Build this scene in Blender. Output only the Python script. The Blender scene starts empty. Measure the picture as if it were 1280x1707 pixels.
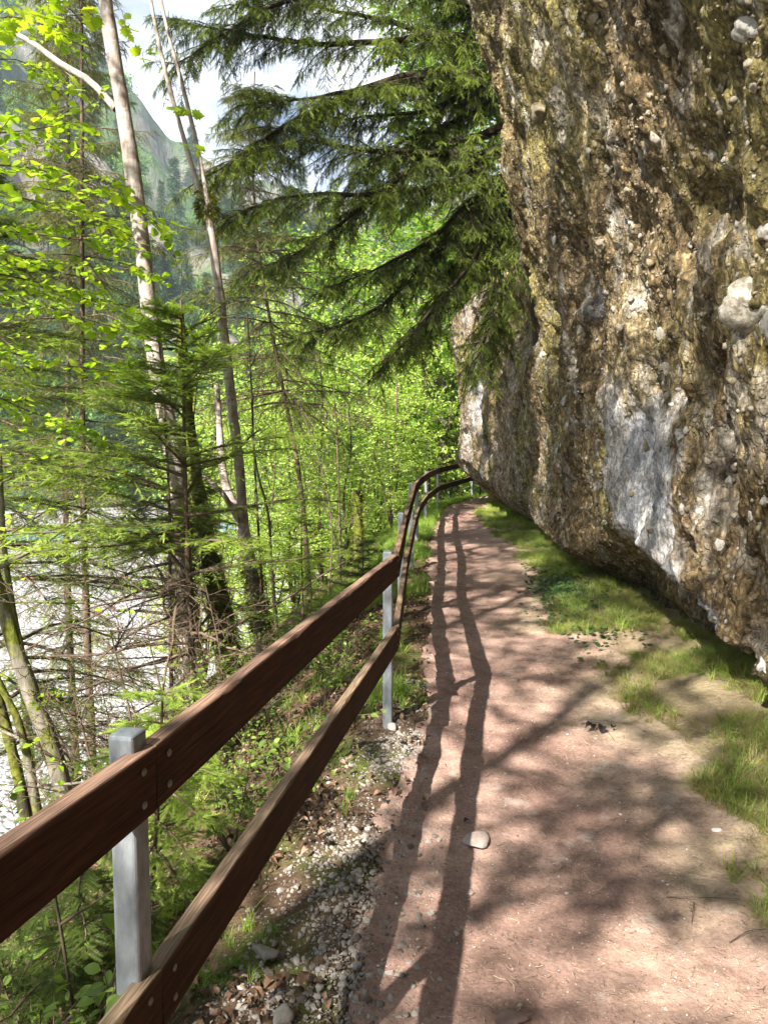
import bpy, math
import numpy as np
from mathutils import Vector, Matrix

# ------------------------------------------------------------------ camera, world, sun, exposure
scene = bpy.context.scene
COL = scene.collection
PITCH = math.radians(5.0)
CAMZ = 1.75
F = 1283.0
cam_d = bpy.data.cameras.new("camera")
cam = bpy.data.objects.new("camera", cam_d)
COL.objects.link(cam)
cam.location = (0, 0, CAMZ)
cam.rotation_euler = (math.pi / 2 - PITCH, 0, 0)
cam_d.sensor_fit = 'VERTICAL'
cam_d.sensor_height = 36.0
cam_d.lens = F / 1707.0 * 36.0
cam_d.clip_start = 0.05
cam_d.clip_end = 3000
scene.camera = cam

SUN = np.array([-0.446, -0.61, 0.656]); SUN /= np.linalg.norm(SUN)
world = bpy.data.worlds.new("World"); scene.world = world
world.use_nodes = True
wn = world.node_tree; wn.nodes.clear()
def wnode(t, **k):
    n = wn.nodes.new(t)
    for a, b in k.items(): setattr(n, a, b)
    return n
sky = wnode('ShaderNodeTexSky', sky_type='NISHITA', sun_disc=False)
sky.sun_elevation = math.asin(SUN[2])
sky.sun_rotation = math.atan2(SUN[0], SUN[1])
sky.air_density = 1.0; sky.dust_density = 1.0
tc = wnode('ShaderNodeTexCoord')
mp = wnode('ShaderNodeMapping'); mp.inputs['Scale'].default_value = (1.0, 1.0, 2.2)
mp.inputs['Location'].default_value = (0.35, 0.1, 0.0)
cn = wnode('ShaderNodeTexNoise'); cn.inputs['Scale'].default_value = 2.6; cn.inputs['Detail'].default_value = 7
cr = wnode('ShaderNodeValToRGB'); cr.color_ramp.elements[0].position = 0.44; cr.color_ramp.elements[1].position = 0.57
mx = wnode('ShaderNodeMixRGB'); mx.inputs[2].default_value = (10.5, 10.7, 11.1, 1)
bg = wnode('ShaderNodeBackground'); bg.inputs['Strength'].default_value = 0.05
wo = wnode('ShaderNodeOutputWorld')
wn.links.new(tc.outputs['Generated'], mp.inputs['Vector']); wn.links.new(mp.outputs[0], cn.inputs['Vector'])
sx = wnode('ShaderNodeSeparateXYZ'); wn.links.new(tc.outputs['Generated'], sx.inputs[0])
m1 = wnode('ShaderNodeMath', operation='MULTIPLY_ADD'); m1.inputs[1].default_value = .17; m1.inputs[2].default_value = -.085
wn.links.new(sx.outputs[1], m1.inputs[0]); m2 = wnode('ShaderNodeMath', operation='ADD'); wn.links.new(m1.outputs[0], m2.inputs[0]); wn.links.new(cn.outputs['Fac'], m2.inputs[1])
wn.links.new(m2.outputs[0], cr.inputs[0]); wn.links.new(cr.outputs[0], mx.inputs[0])
wn.links.new(sky.outputs[0], mx.inputs[1]); wn.links.new(mx.outputs[0], bg.inputs['Color'])
wn.links.new(bg.outputs[0], wo.inputs['Surface'])

sl = bpy.data.lights.new("sun", 'SUN'); sl.energy = 5.0; sl.angle = math.radians(0.55); sl.color = (1.0, 0.95, 0.87)
so = bpy.data.objects.new("sun", sl); COL.objects.link(so)
so.rotation_euler = Vector(SUN).to_track_quat('Z', 'Y').to_euler()
so.location = (-20, -25, 30)

scene.view_settings.view_transform = 'Standard'
scene.view_settings.look = 'None'
scene.view_settings.exposure = 1.9
scene.view_settings.gamma = 1.0
try:
    scene.cycles.use_denoising = True
    scene.cycles.max_bounces = 7
    scene.cycles.diffuse_bounces = 4
    scene.cycles.transmission_bounces = 4
    scene.cycles.transparent_max_bounces = 6
    scene.cycles.volume_bounces = 0
except Exception: pass

# ------------------------------------------------------------------ helpers
rng = np.random.default_rng(7)
CT, ST = math.cos(PITCH), math.sin(PITCH)
def P(px, py, d):
    """a point of the place measured off the photograph: column, row, distance ahead"""
    v = (853.5 - py) / F
    return np.array([(px - 640) / F * d, d * (CT + v * ST), CAMZ + d * (v * CT - ST)])
def Pl(pts):
    return np.array([P(*p) for p in pts])

def _hash(ix, iy, iz, seed):
    h = (ix * 374761393 + iy * 668265263 + iz * 2147483647 * 0 + iz * 1274126177 + seed * 69069) & 0xffffffff
    h = ((h ^ (h >> 13)) * 1274126177) & 0xffffffff
    h = ((h ^ (h >> 16)) * 2246822519) & 0xffffffff
    return ((h ^ (h >> 15)) & 0xffffff) / float(0xffffff)
def noise(p, scale=1.0, seed=0):
    p = np.asarray(p, dtype=np.float64) * scale
    i = np.floor(p).astype(np.int64); f = p - i
    u = f * f * f * (f * (f * 6 - 15) + 10)
    r = 0
    for dx in (0, 1):
        for dy in (0, 1):
            for dz in (0, 1):
                w = (u[..., 0] if dx else 1 - u[..., 0]) * (u[..., 1] if dy else 1 - u[..., 1]) * (u[..., 2] if dz else 1 - u[..., 2])
                r = r + w * _hash(i[..., 0] + dx, i[..., 1] + dy, i[..., 2] + dz, seed)
    return r * 2 - 1
def fbm(p, scale=1.0, octs=4, seed=0, gain=0.5):
    a, s, r = 1.0, scale, 0
    for k in range(octs):
        r = r + a * noise(p, s, seed + k * 17); a *= gain; s *= 2.03
    return r
def sstep(a, b, x):
    t = np.clip((x - a) / (b - a), 0, 1); return t * t * (3 - 2 * t)
def norm(v):
    return v / np.maximum(np.linalg.norm(v, axis=-1, keepdims=True), 1e-9)

class B:
    """collects geometry, then links it as one mesh object"""
    def __init__(s): s.V = []; s.Fs = []; s.T = []; s.n = 0
    def add(s, V, Fa, tint=0.5):
        V = np.asarray(V, dtype=np.float32).reshape(-1, 3); Fa = np.asarray(Fa, dtype=np.int64)
        if len(V) == 0: return
        s.V.append(V); s.Fs.append(Fa + s.n)
        t = np.asarray(tint, dtype=np.float32)
        s.T.append(np.full(len(V), float(t), np.float32) if t.ndim == 0 else t.astype(np.float32))
        s.n += len(V)
    def mesh(s, name, mat, smooth=False, col=None):
        V = np.concatenate(s.V); me = bpy.data.meshes.new(name)
        nl = sum(f.size for f in s.Fs); nf = sum(len(f) for f in s.Fs)
        me.vertices.add(len(V)); me.vertices.foreach_set('co', V.ravel())
        me.loops.add(nl); me.polygons.add(nf)
        me.loops.foreach_set('vertex_index', np.concatenate([f.ravel() for f in s.Fs]).astype(np.int32))
        tot = np.concatenate([np.full(len(f), f.shape[1], np.int32) for f in s.Fs])
        st = np.concatenate([[0], np.cumsum(tot)[:-1]]).astype(np.int32)
        me.polygons.foreach_set('loop_start', st)
        me.polygons.foreach_set('use_smooth', np.full(nf, smooth))
        me.update(calc_edges=True); me.validate()
        a = me.attributes.new('tint', 'FLOAT', 'POINT'); a.data.foreach_set('value', np.concatenate(s.T))
        if col is not None:
            c = me.attributes.new('Col', 'FLOAT_COLOR', 'POINT')
            c.data.foreach_set('color', np.concatenate([col, np.ones((len(col), 1))], 1).astype(np.float32).ravel())
        me.materials.append(mat)
        return me
    def build(s, name, mat, parent=None, smooth=False, col=None, origin=None):
        if origin is not None:
            s.V = [v - np.asarray(origin, np.float32) for v in s.V]
        o = bpy.data.objects.new(name, s.mesh(name, mat, smooth, col)); COL.objects.link(o)
        if parent is not None: o.parent = parent
        if origin is not None: o.location = origin
        return o

def empty(name, loc=(0, 0, 0)):
    o = bpy.data.objects.new(name, None); COL.objects.link(o); o.location = loc
    o.empty_display_size = 0.2
    return o
def tag(o, label=None, cat=None, group=None, kind=None):
    if label: o['label'] = label
    if cat: o['category'] = cat
    if group: o['group'] = group
    if kind: o['kind'] = kind
    return o
def copy_tree(o, parent=None):
    c = o.copy(); COL.objects.link(c)
    if parent is not None: c.parent = parent
    for ch in o.children: copy_tree(ch, c)
    return c

def tubes(pts, r, ns=4, seed=1):
    """pts (N,K,3), r (N,K): N tapered tubes"""
    pts = np.asarray(pts, float); r = np.asarray(r, float); N, K, _ = pts.shape
    t = np.gradient(pts, axis=1); t = norm(t)
    m = norm(pts[:, -1] - pts[:, 0])
    ref = np.where(np.abs(m[:, 2:3]) > 0.8, np.array([[1.0, 0.1, 0]]), np.array([[0, 0, 1.0]]))[:, None, :]
    a = norm(np.cross(t, ref)); b = np.cross(t, a)
    an = np.arange(ns) / ns * 2 * np.pi
    V = pts[:, :, None, :] + r[:, :, None, None] * (a[:, :, None, :] * np.cos(an)[None, None, :, None] + b[:, :, None, :] * np.sin(an)[None, None, :, None])
    i = np.arange(ns); j = (i + 1) % ns
    k = np.arange(K - 1)[:, None] * ns
    q = np.stack([k + i, k + j, k + ns + j, k + ns + i], -1).reshape(-1, 4)
    Fa = (np.arange(N)[:, None, None] * K * ns + q[None]).reshape(-1, 4)
    return V.reshape(-1, 3), Fa

def resample(pts, n):
    pts = np.asarray(pts, float); s = np.concatenate([[0], np.cumsum(np.linalg.norm(np.diff(pts, axis=0), axis=1))])
    # catmull-like smoothing through cubic hermite
    m = np.gradient(pts, s, axis=0)
    q = np.linspace(0, s[-1], n); i = np.clip(np.searchsorted(s, q, 'right') - 1, 0, len(s) - 2)
    h = (s[i + 1] - s[i])[:, None]; u = (q - s[i])[:, None] / h
    return ((2*u**3-3*u**2+1)*pts[i] + (u**3-2*u**2+u)*h*m[i] + (-2*u**3+3*u**2)*pts[i+1] + (u**3-u**2)*h*m[i+1])

def trunk_mesh(b, pts, r0, r1, n=60, ns=18, lump=0.12, seed=3, flare=0.5, power=1.0):
    pts = resample(pts, n); u = np.linspace(0, 1, n)
    r = r0 + (r1 - r0) * u ** power
    r = r * (1 + flare * np.exp(-u * n / 5.0))
    V, Fa = tubes(pts[None], r[None], ns)
    c = np.repeat(pts, ns, axis=0); d = V - c
    k = fbm(V, 2.2 / max(r0 * 6, .3), 3, seed) * lump + noise(V * [1, 1, .25], 9 / max(r0 * 6, .3), seed + 5) * lump * .6
    b.add(c + d * (1 + k[:, None]), Fa, np.clip(.5 + fbm(V, 3, 3, seed) * .4, 0, 1))
    return pts, r

def polyl(starts, dirs, lens, k, droop=0.0, wob=0.1, r=rng):
    """curved shoots: droop>0 bends to the ground"""
    N = len(starts); p = [starts]; d = norm(dirs)
    for i in range(k):
        d = norm(d + r.normal(0, wob, (N, 3)) + np.array([0, 0, -1.0]) * (np.asarray(droop).reshape(-1, 1) if np.ndim(droop) else droop))
        p.append(p[-1] + d * (lens / k)[:, None])
    return np.stack(p, 1)
def along(pts, n, t0, t1, r=rng, jit=1.0):
    """n stations on each of N polylines -> positions (N*n,3), tangents, t, index"""
    N, K, _ = pts.shape
    t = np.linspace(t0, t1, n)[None, :] + r.uniform(-.5, .5, (N, n)) * jit * (t1 - t0) / max(n, 1)
    t = np.clip(t, 0, 0.9999); f = t * (K - 1); i = f.astype(int); w = (f - i)[..., None]
    ar = np.arange(N)[:, None]
    p = pts[ar, i] * (1 - w) + pts[ar, i + 1] * w; tg = norm(pts[ar, i + 1] - pts[ar, i])
    return p.reshape(-1, 3), tg.reshape(-1, 3), t.ravel(), np.repeat(np.arange(N), n)
def inst(b, tv, tf, pos, x, up, sc, tint):
    """copies of a template: its x axis along x, its z towards up"""
    x = norm(x); y = norm(np.cross(up, x)); z = np.cross(x, y)
    M = np.stack([x, y, z], 1) * np.asarray(sc).reshape(-1, 1, 1)
    V = np.einsum('vk,nkj->nvj', tv, M) + pos[:, None, :]
    n = len(tv)
    Fa = (np.arange(len(pos))[:, None, None] * n + tf[None]).reshape(-1, tf.shape[1])
    b.add(V.reshape(-1, 3), Fa, np.repeat(np.clip(tint, 0, 1), n))

# ---- leaf templates
def needle_twig(n=15, w=0.035, L=0.17, seed=0, up=0.35):
    r = np.random.default_rng(seed); V = []; Fa = []
    for i in range(n):
        x = (i + .5) / n
        for s in (-1, 1):
            z = r.uniform(-.03, .05) + up * L * r.uniform(-.3, 1); l = L * r.uniform(.75, 1.1) * (1 - .45 * x * x); xx = x + r.uniform(-.02, .02)
            k = len(V); V += [(xx - w, 0, 0), (xx + w, 0, 0), (xx + .55 * l + .02, s * l, z)]
            Fa.append((k, k + 1, k + 2))
    k = len(V); V += [(-.05, .012, 0), (-.05, -.012, 0), (1.03, 0, 0)]; Fa.append((k, k + 1, k + 2))
    return np.array(V, float), np.array(Fa)
TW_FINE = needle_twig(20, .016, .15, 1)
TW_MID = needle_twig(12, .03, .17, 2)
TW_FAR = needle_twig(6, .06, .22, 3)
def leaf_t(asp=0.62, curl=0.12, fold=0.16):
    xs = [0, .22, .5, .78, 1.0]; ws = [0.0, .42, .5, .32, 0.0]
    V = []; 
    for x, w in zip(xs, ws):
        z = curl * (-(x - .5) ** 2 * 2 + .5) 
        V += [(x, -w * asp, z + fold * w), (x, 0, z), (x, w * asp, z + fold * w)]
    Fa = []
    for i in range(4):
        k = i * 3
        Fa += [(k, k + 3, k + 4, k + 1), (k + 1, k + 4, k + 5, k + 2)]
    return np.array(V, float), np.array(Fa)
LEAF = leaf_t()
LEAFW = leaf_t(.85, .1, .1)
def leaf_simple():
    V = [(0, 0, 0), (.5, -.33, .06), (1, 0, -.03), (.5, .33, .06)]
    return np.array(V, float), np.array([(0, 1, 2, 3)])
LEAFS = leaf_simple()
def maple_t():
    pts = [(0, 0), (.05, .16), (.0, .34), (.2, .30), (.30, .55), (.42, .36), (.62, .52), (.62, .27), (.78, .24), (.8, .12), (1.0, 0)]
    o = [(x, y) for x, y in pts] + [(x, -y) for x, y in pts[-2:0:-1]]
    V = [(.38, 0, .02)] + [(x, y, -.10 * abs(y) - .06 * max(0, x - .5)) for x, y in o]
    n = len(o); Fa = [(0, 1 + i, 1 + (i + 1) % n) for i in range(n)]
    return np.array(V, float), np.array(Fa)
MAPLE = maple_t()

def ico(sub=1):
    import bmesh
    bm = bmesh.new(); bmesh.ops.create_icosphere(bm, subdivisions=sub, radius=1.0)
    V = np.array([v.co[:] for v in bm.verts]); Fa = np.array([[v.index for v in f.verts] for f in bm.faces]); bm.free()
    return V, Fa
ICO1, ICO2, ICO3 = ico(1), ico(2), ico(3)
def stone_templates(base, n, seed, amp=.28, freq=1.1):
    out = []
    for k in range(n):
        V, Fa = base; V = V.copy()
        V = V * (1 + amp * noise(V + k * 13.7, freq, seed)[:, None] + amp * .4 * noise(V + k * 3.1, freq * 2.6, seed)[:, None])
        # flatten a few facets, as broken stone has
        r = np.random.default_rng(seed + k)
        for _ in range(5):
            nrm = norm(r.normal(size=3)); dd = V @ nrm; lim = r.uniform(.55, .8)
            V = V - np.maximum(dd - lim, 0)[:, None] * nrm
        out.append((V, Fa))
    return out
def scatter_stones(b, pos, size, tint, temps, r=rng, flat=0.65, up=None):
    which = r.integers(0, len(temps), len(pos))
    for k, (tv, tf) in enumerate(temps):
        m = which == k
        if not m.any(): continue
        n = m.sum()
        q = norm(r.normal(size=(n, 4))); w, x, y, z = q.T
        R = np.stack([1-2*(y*y+z*z), 2*(x*y-z*w), 2*(x*z+y*w), 2*(x*y+z*w), 1-2*(x*x+z*z), 2*(y*z-x*w), 2*(x*z-y*w), 2*(y*z+x*w), 1-2*(x*x+y*y)], 1).reshape(-1, 3, 3)
        S = np.stack([np.ones(n), r.uniform(.6, 1, n), r.uniform(.45, .9, n)], 1)
        V = np.einsum('vk,nk,njk->nvj', tv, S, R) * size[m][:, None, None]
        if up is None: V[..., 2] *= flat
        V = V + pos[m][:, None, :]
        Fa = (np.arange(n)[:, None, None] * len(tv) + tf[None]).reshape(-1, 3)
        b.add(V.reshape(-1, 3), Fa, np.repeat(tint[m], len(tv)))

# ------------------------------------------------------------------ materials
def mat_new(name):
    m = bpy.data.materials.new(name); m.use_nodes = True; nt = m.node_tree; nt.nodes.clear()
    return m, nt
class N:
    def __init__(s, nt): s.nt = nt
    def __call__(s, t, ins=None, **k):
        n = s.nt.nodes.new(t)
        for a, b in k.items(): setattr(n, a, b)
        for a, b in (ins or {}).items():
            if isinstance(b, bpy.types.NodeSocket): s.nt.links.new(b, n.inputs[a])
            else: n.inputs[a].default_value = b
        return n
    def ramp(s, fac, stops):
        n = s.nt.nodes.new('ShaderNodeValToRGB'); s.nt.links.new(fac, n.inputs[0]); e = n.color_ramp.elements
        while len(e) < len(stops): e.new(0.5)
        for i, (p, c) in enumerate(stops):
            e[i].position = p; e[i].color = (c, c, c, 1) if np.ndim(c) == 0 else (*c, 1)
        return n.outputs[0]
    def mix(s, fac, a, b, mode='MIX'):
        n = s.nt.nodes.new('ShaderNodeMixRGB'); n.blend_type = mode
        for i, v in enumerate((fac, a, b)):
            if isinstance(v, bpy.types.NodeSocket): s.nt.links.new(v, n.inputs[i])
            else: n.inputs[i].default_value = v if (i == 0) else (*v, 1)
        return n.outputs[0]
    def math(s, op, a, b=0.0):
        n = s.nt.nodes.new('ShaderNodeMath'); n.operation = op
        for i, v in enumerate((a, b)):
            if isinstance(v, bpy.types.NodeSocket): s.nt.links.new(v, n.inputs[i])
            else: n.inputs[i].default_value = v
        return n.outputs[0]
    def noise(s, vec, scale, detail=4, rough=.55):
        return s('ShaderNodeTexNoise', {'Vector': vec, 'Scale': scale, 'Detail': detail, 'Roughness': rough}).outputs['Fac']
    def bump(s, h, strength, dist, nrm=None):
        i = {'Height': h, 'Strength': strength, 'Distance': dist}
        if nrm is not None: i['Normal'] = nrm
        return s('ShaderNodeBump', i).outputs[0]
    def out(s, sh): s.nt.links.new(sh, s('ShaderNodeOutputMaterial').inputs['Surface'])
    def attr(s, name='tint', o='Fac'): return s('ShaderNodeAttribute', attribute_name=name).outputs[o]

def leaf_mat(name, stops, trans=0.35, rough=.5, spec=.3):
    m, nt = mat_new(name); n = N(nt)
    c = n.ramp(n.attr(), stops)
    p = n('ShaderNodeBsdfPrincipled', {'Base Color': c, 'Roughness': rough, 'Specular IOR Level': spec})
    if trans > 0:
        tcol = n.mix(1.0, c, (1.25, 1.3, .6), 'MULTIPLY')
        t = n('ShaderNodeBsdfTranslucent', {'Color': tcol})
        x = n('ShaderNodeMixShader', {0: trans, 1: p.outputs[0], 2: t.outputs[0]}); n.out(x.outputs[0])
    else: n.out(p.outputs[0])
    return m
M_spruce = leaf_mat('spruce_needles', [(0, (.045, .070, .018)), (.45, (.09, .13, .028)), (.75, (.18, .25, .04)), (1, (.34, .46, .07))], .4)
M_sprucefresh = leaf_mat('spruce_needles_fresh', [(0, (.07, .11, .022)), (.5, (.18, .26, .045)), (1, (.42, .55, .09))], .4)
M_dark = leaf_mat('dark_conifer_needles', [(0, (.030, .042, .012)), (.5, (.075, .10, .024)), (1, (.28, .36, .06))], .5)
M_olive = leaf_mat('olive_conifer_needles', [(0, (.06, .065, .022)), (.6, (.13, .145, .04)), (1, (.24, .27, .07))], .3)
M_beech = leaf_mat('fresh_leaves', [(0, (.20, .31, .05)), (.5, (.38, .52, .11)), (1, (.60, .72, .22))], .5)
M_beechmid = leaf_mat('green_leaves', [(0, (.07, .15, .02)), (.5, (.14, .26, .03)), (1, (.26, .42, .05))], .45)
M_maple = leaf_mat('maple_leaves', [(0, (.18, .30, .02)), (.6, (.32, .46, .03)), (1, (.46, .56, .04))], .45)
M_under = leaf_mat('seedling_leaves', [(0, (.08, .14, .02)), (1, (.24, .34, .06))], .35)
M_far = leaf_mat('far_needles', [(0, (.04, .085, .03)), (.6, (.085, .16, .05)), (1, (.16, .27, .07))], .25, .8, .1)
M_farleaf = leaf_mat('far_leaves', [(0, (.10, .20, .04)), (1, (.26, .42, .08))], .3, .8, .1)
M_grass = leaf_mat('grass_blades', [(0, (.30, .25, .11)), (.18, (.32, .30, .12)), (.22, (.10, .17, .025)), (.6, (.18, .29, .04)), (1, (.46, .56, .12))], .4)
M_ivy = leaf_mat('ivy_leaves', [(0, (.02, .045, .015)), (1, (.06, .12, .03))], .15, .35, .5)
M_litter = leaf_mat('dry_leaves', [(0, (.04, .025, .015)), (.5, (.12, .068, .040)), (.8, (.24, .14, .09)), (1, (.38, .26, .18))], .1, .7, .2)
M_moss = leaf_mat('moss_tufts', [(0, (.045, .055, .008)), (.6, (.12, .135, .015)), (1, (.26, .25, .025))], .2, .9, .1)

def bark_mat(name, c0, c1, moss=0.0, bands=0.0, scale=14):
    m, nt = mat_new(name); n = N(nt)
    tcn = n('ShaderNodeTexCoord'); ob = tcn.outputs['Object']
    mp1 = n('ShaderNodeMapping', {'Vector': ob, 'Scale': (1, 1, .35)}).outputs[0]
    a = n.noise(mp1, scale, 6, .65); 
    c = n.ramp(a, [(.3, c0), (.68, c1)])
    if bands:
        mp2 = n('ShaderNodeMapping', {'Vector': ob, 'Scale': (1, 1, 2.5)}).outputs[0]
        bnd = n.ramp(n.noise(mp2, 5, 5, .6), [(.48, 0.0), (.6, 1.0)])
        c = n.mix(n.math('MULTIPLY', bnd, bands), c, (.42, .38, .34))
    if moss:
        mm = n.ramp(n.noise(ob, 3.2, 6, .6), [(.5 - moss * .25, 0.0), (.62 - moss * .25, 1.0)])
        mc = n.ramp(n.noise(ob, 30, 3), [(.3, (.045, .055, .008)), (.7, (.16, .17, .02))])
        c = n.mix(mm, c, mc)
    bp = n.bump(a, .9, .02)
    p = n('ShaderNodeBsdfPrincipled', {'Base Color': c, 'Roughness': .85, 'Specular IOR Level': .2, 'Normal': bp}); n.out(p.outputs[0])
    return m
M_pale = bark_mat('pale_bark', (.15, .11, .085), (.44, .37, .32), 0, .75)
M_brown = bark_mat('brown_bark', (.055, .038, .026), (.17, .12, .085))
M_darkbark = bark_mat('dark_bark', (.018, .013, .009), (.065, .048, .03))
M_mossy = bark_mat('mossy_bark', (.015, .012, .009), (.06, .048, .033), .45)
M_grey = bark_mat('grey_bark', (.07, .06, .045), (.26, .23, .18), .15)
M_twig = bark_mat('dry_twig', (.06, .040, .028), (.18, .125, .09))

def rock_mat(name):
    m, nt = mat_new(name); n = N(nt)
    tcn = n('ShaderNodeTexCoord'); ob = tcn.outputs['Object']
    warp = n('ShaderNodeTexNoise', {'Vector': ob, 'Scale': 6.0, 'Detail': 3}).outputs['Color']
    wv = n('ShaderNodeVectorMath', {0: ob, 1: n('ShaderNodeVectorMath', {0: warp, 'Scale': .045}, operation='SCALE').outputs[0]}, operation='ADD').outputs[0]
    st = n('ShaderNodeMapping', {'Vector': wv, 'Scale': (1, 1, .45)}).outputs[0]
    col = n.attr('Col', 'Color'); pale = n.attr('tint')
    f1 = n.noise(st, 16, 8, .7)
    c = n.mix(1.0, col, n.ramp(f1, [(.32, .42), (.50, 1.0), (.68, 1.7)]), 'MULTIPLY')
    f2 = n.noise(st, 55, 5, .7)
    c = n.mix(1.0, c, n.ramp(f2, [(.32, .45), (.68, 1.6)]), 'MULTIPLY')
    # vertical flakes and chips of the matrix
    fl = n('ShaderNodeTexVoronoi', {'Vector': n('ShaderNodeMapping', {'Vector': wv, 'Scale': (1, 1, .5)}).outputs[0], 'Scale': 34.0})
    flc = n('ShaderNodeSeparateColor', {0: fl.outputs['Color']})
    rough_ = n.math('SUBTRACT', 1.0, n.math('MULTIPLY', pale, .8))
    c = n.mix(rough_, c, n.mix(1.0, c, n.ramp(flc.outputs[0], [(.0, .70), (.55, .98), (.85, 1.22), (1.0, 1.8)]), 'MULTIPLY'))
    c = n.mix(rough_, c, n.mix(1.0, c, n.ramp(fl.outputs['Distance'], [(.3, 1.06), (.65, .70)]), 'MULTIPLY'))
    # small pale stones set in the matrix
    v1 = n('ShaderNodeTexVoronoi', {'Vector': wv, 'Scale': 19.0, 'Randomness': 1.0})
    pick = n.ramp(n('ShaderNodeSeparateColor', {0: v1.outputs['Color']}).outputs[0], [(.48, 0.0), (.54, 1.0)])
    ed = n.ramp(v1.outputs['Distance'], [(.26, 1.0), (.42, 0.0)])
    peb = n.math('MULTIPLY', pick, ed)
    v2 = n('ShaderNodeTexVoronoi', {'Vector': wv, 'Scale': 46.0})
    pick2 = n.ramp(n('ShaderNodeSeparateColor', {0: v2.outputs['Color']}).outputs[1], [(.62, 0.0), (.7, 1.0)])
    peb2 = n.math('MULTIPLY', pick2, n.ramp(v2.outputs['Distance'], [(.25, 1.0), (.42, 0.0)]))
    patch = n.ramp(n.noise(ob, 1.7, 4), [(.38, .35), (.62, 1.0)])
    allp = n.math('MULTIPLY', n.math('MULTIPLY', n.math('MAXIMUM', peb, n.math('MULTIPLY', peb2, .8)), patch), rough_)
    pc = n.mix(n('ShaderNodeSeparateColor', {0: v1.outputs['Color']}).outputs[2], (.20, .16, .09), (.34, .30, .24))
    c = n.mix(n.math('MULTIPLY', allp, .72), c, pc)
    h = n.math('ADD', n.math('ADD', n.math('MULTIPLY', f1, .8), n.math('MULTIPLY', fl.outputs['Distance'], -.5)), n.math('ADD', n.math('MULTIPLY', allp, .5), n.math('MULTIPLY', f2, .25)))
    bp = n.bump(h, 1.0, .045)
    p = n('ShaderNodeBsdfPrincipled', {'Base Color': c, 'Roughness': .9, 'Specular IOR Level': .15, 'Normal': bp}); n.out(p.outputs[0])
    return m
M_rock = rock_mat('conglomerate')

def stone_mat(name, stops, moss=.0, bscale=30, rough=.85):
    m, nt = mat_new(name); n = N(nt); ob = n('ShaderNodeTexCoord').outputs['Object']
    f = n.noise(ob, bscale, 6, .65)
    c = n.mix(1.0, n.ramp(n.attr(), stops), n.ramp(f, [(.3, .7), (.7, 1.2)]), 'MULTIPLY')
    if moss: c = n.mix(n.ramp(n.noise(ob, 24, 5, .7), [(.47, 0.0), (.6, moss)]), c, (.10, .085, .045))
    p = n('ShaderNodeBsdfPrincipled', {'Base Color': c, 'Roughness': rough, 'Specular IOR Level': .25, 'Normal': n.bump(f, .6, .01)}); n.out(p.outputs[0])
    return m
M_cobble = stone_mat('pale_cobble', [(0, (.11, .08, .035)), (.35, (.19, .15, .085)), (.7, (.29, .26, .21)), (1, (.38, .38, .37))], .8)
M_gravel = stone_mat('gravel_stones', [(0, (.11, .085, .07)), (.4, (.24, .21, .18)), (.75, (.32, .285, .25)), (1, (.46, .42, .385))])
M_pathstone = stone_mat('path_stones', [(0, (.16, .10, .08)), (.5, (.32, .24, .20)), (1, (.62, .56, .52))])

def path_mat():
    m, nt = mat_new('trodden_earth'); n = N(nt); ob = n('ShaderNodeTexCoord').outputs['Object']
    big = n.noise(ob, .9, 5); c = n.ramp(big, [(.35, (.27, .165, .130)), (.65, (.40, .27, .215))])
    # straw and sand washed to the rock side
    side = n.attr('tint')
    sf = n.math('MULTIPLY', side, n.ramp(n.noise(ob, 3.5, 5), [(.35, .15), (.65, 1.0)]))
    c = n.mix(sf, c, (.42, .33, .22))
    f = n.noise(ob, 60, 8, .75); c = n.mix(1.0, c, n.ramp(f, [(.3, .62), (.7, 1.32)]), 'MULTIPLY')
    f3 = n.noise(ob, 9, 5, .6); c = n.mix(1.0, c, n.ramp(f3, [(.3, .72), (.7, 1.2)]), 'MULTIPLY')
    c = n.mix(n.ramp(n.noise(ob, 2.3, 6, .65), [(.55, 0.0), (.68, .5)]), c, (.17, .105, .08))
    c = n.mix(n.ramp(n.noise(ob, 4.1, 7, .7), [(.58, 0.0), (.66, .5)]), c, (.46, .40, .35))
    v = n('ShaderNodeTexVoronoi', {'Vector': ob, 'Scale': 95.0})
    pk = n.math('MULTIPLY', n.ramp(n('ShaderNodeSeparateColor', {0: v.outputs['Color']}).outputs[0], [(.86, 0.0), (.9, 1.0)]), n.ramp(v.outputs['Distance'], [(.2, 1.0), (.35, 0.0)]))
    c = n.mix(n.math('MULTIPLY', pk, .8), c, (.55, .46, .40))
    v2 = n('ShaderNodeTexVoronoi', {'Vector': ob, 'Scale': 60.0})
    pk2 = n.math('MULTIPLY', n.ramp(n('ShaderNodeSeparateColor', {0: v2.outputs['Color']}).outputs[1], [(.86, 0.0), (.9, 1.0)]), n.ramp(v2.outputs['Distance'], [(.15, 1.0), (.3, 0.0)]))
    c = n.mix(n.math('MULTIPLY', pk2, .7), c, (.09, .05, .035))
    h = n.math('ADD', n.math('MULTIPLY', f, .5), n.math('ADD', f3, n.math('MULTIPLY', pk, .5)))
    p = n('ShaderNodeBsdfPrincipled', {'Base Color': c, 'Roughness': .95, 'Specular IOR Level': .1, 'Normal': n.bump(h, .8, .02)}); n.out(p.outputs[0])
    return m
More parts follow.
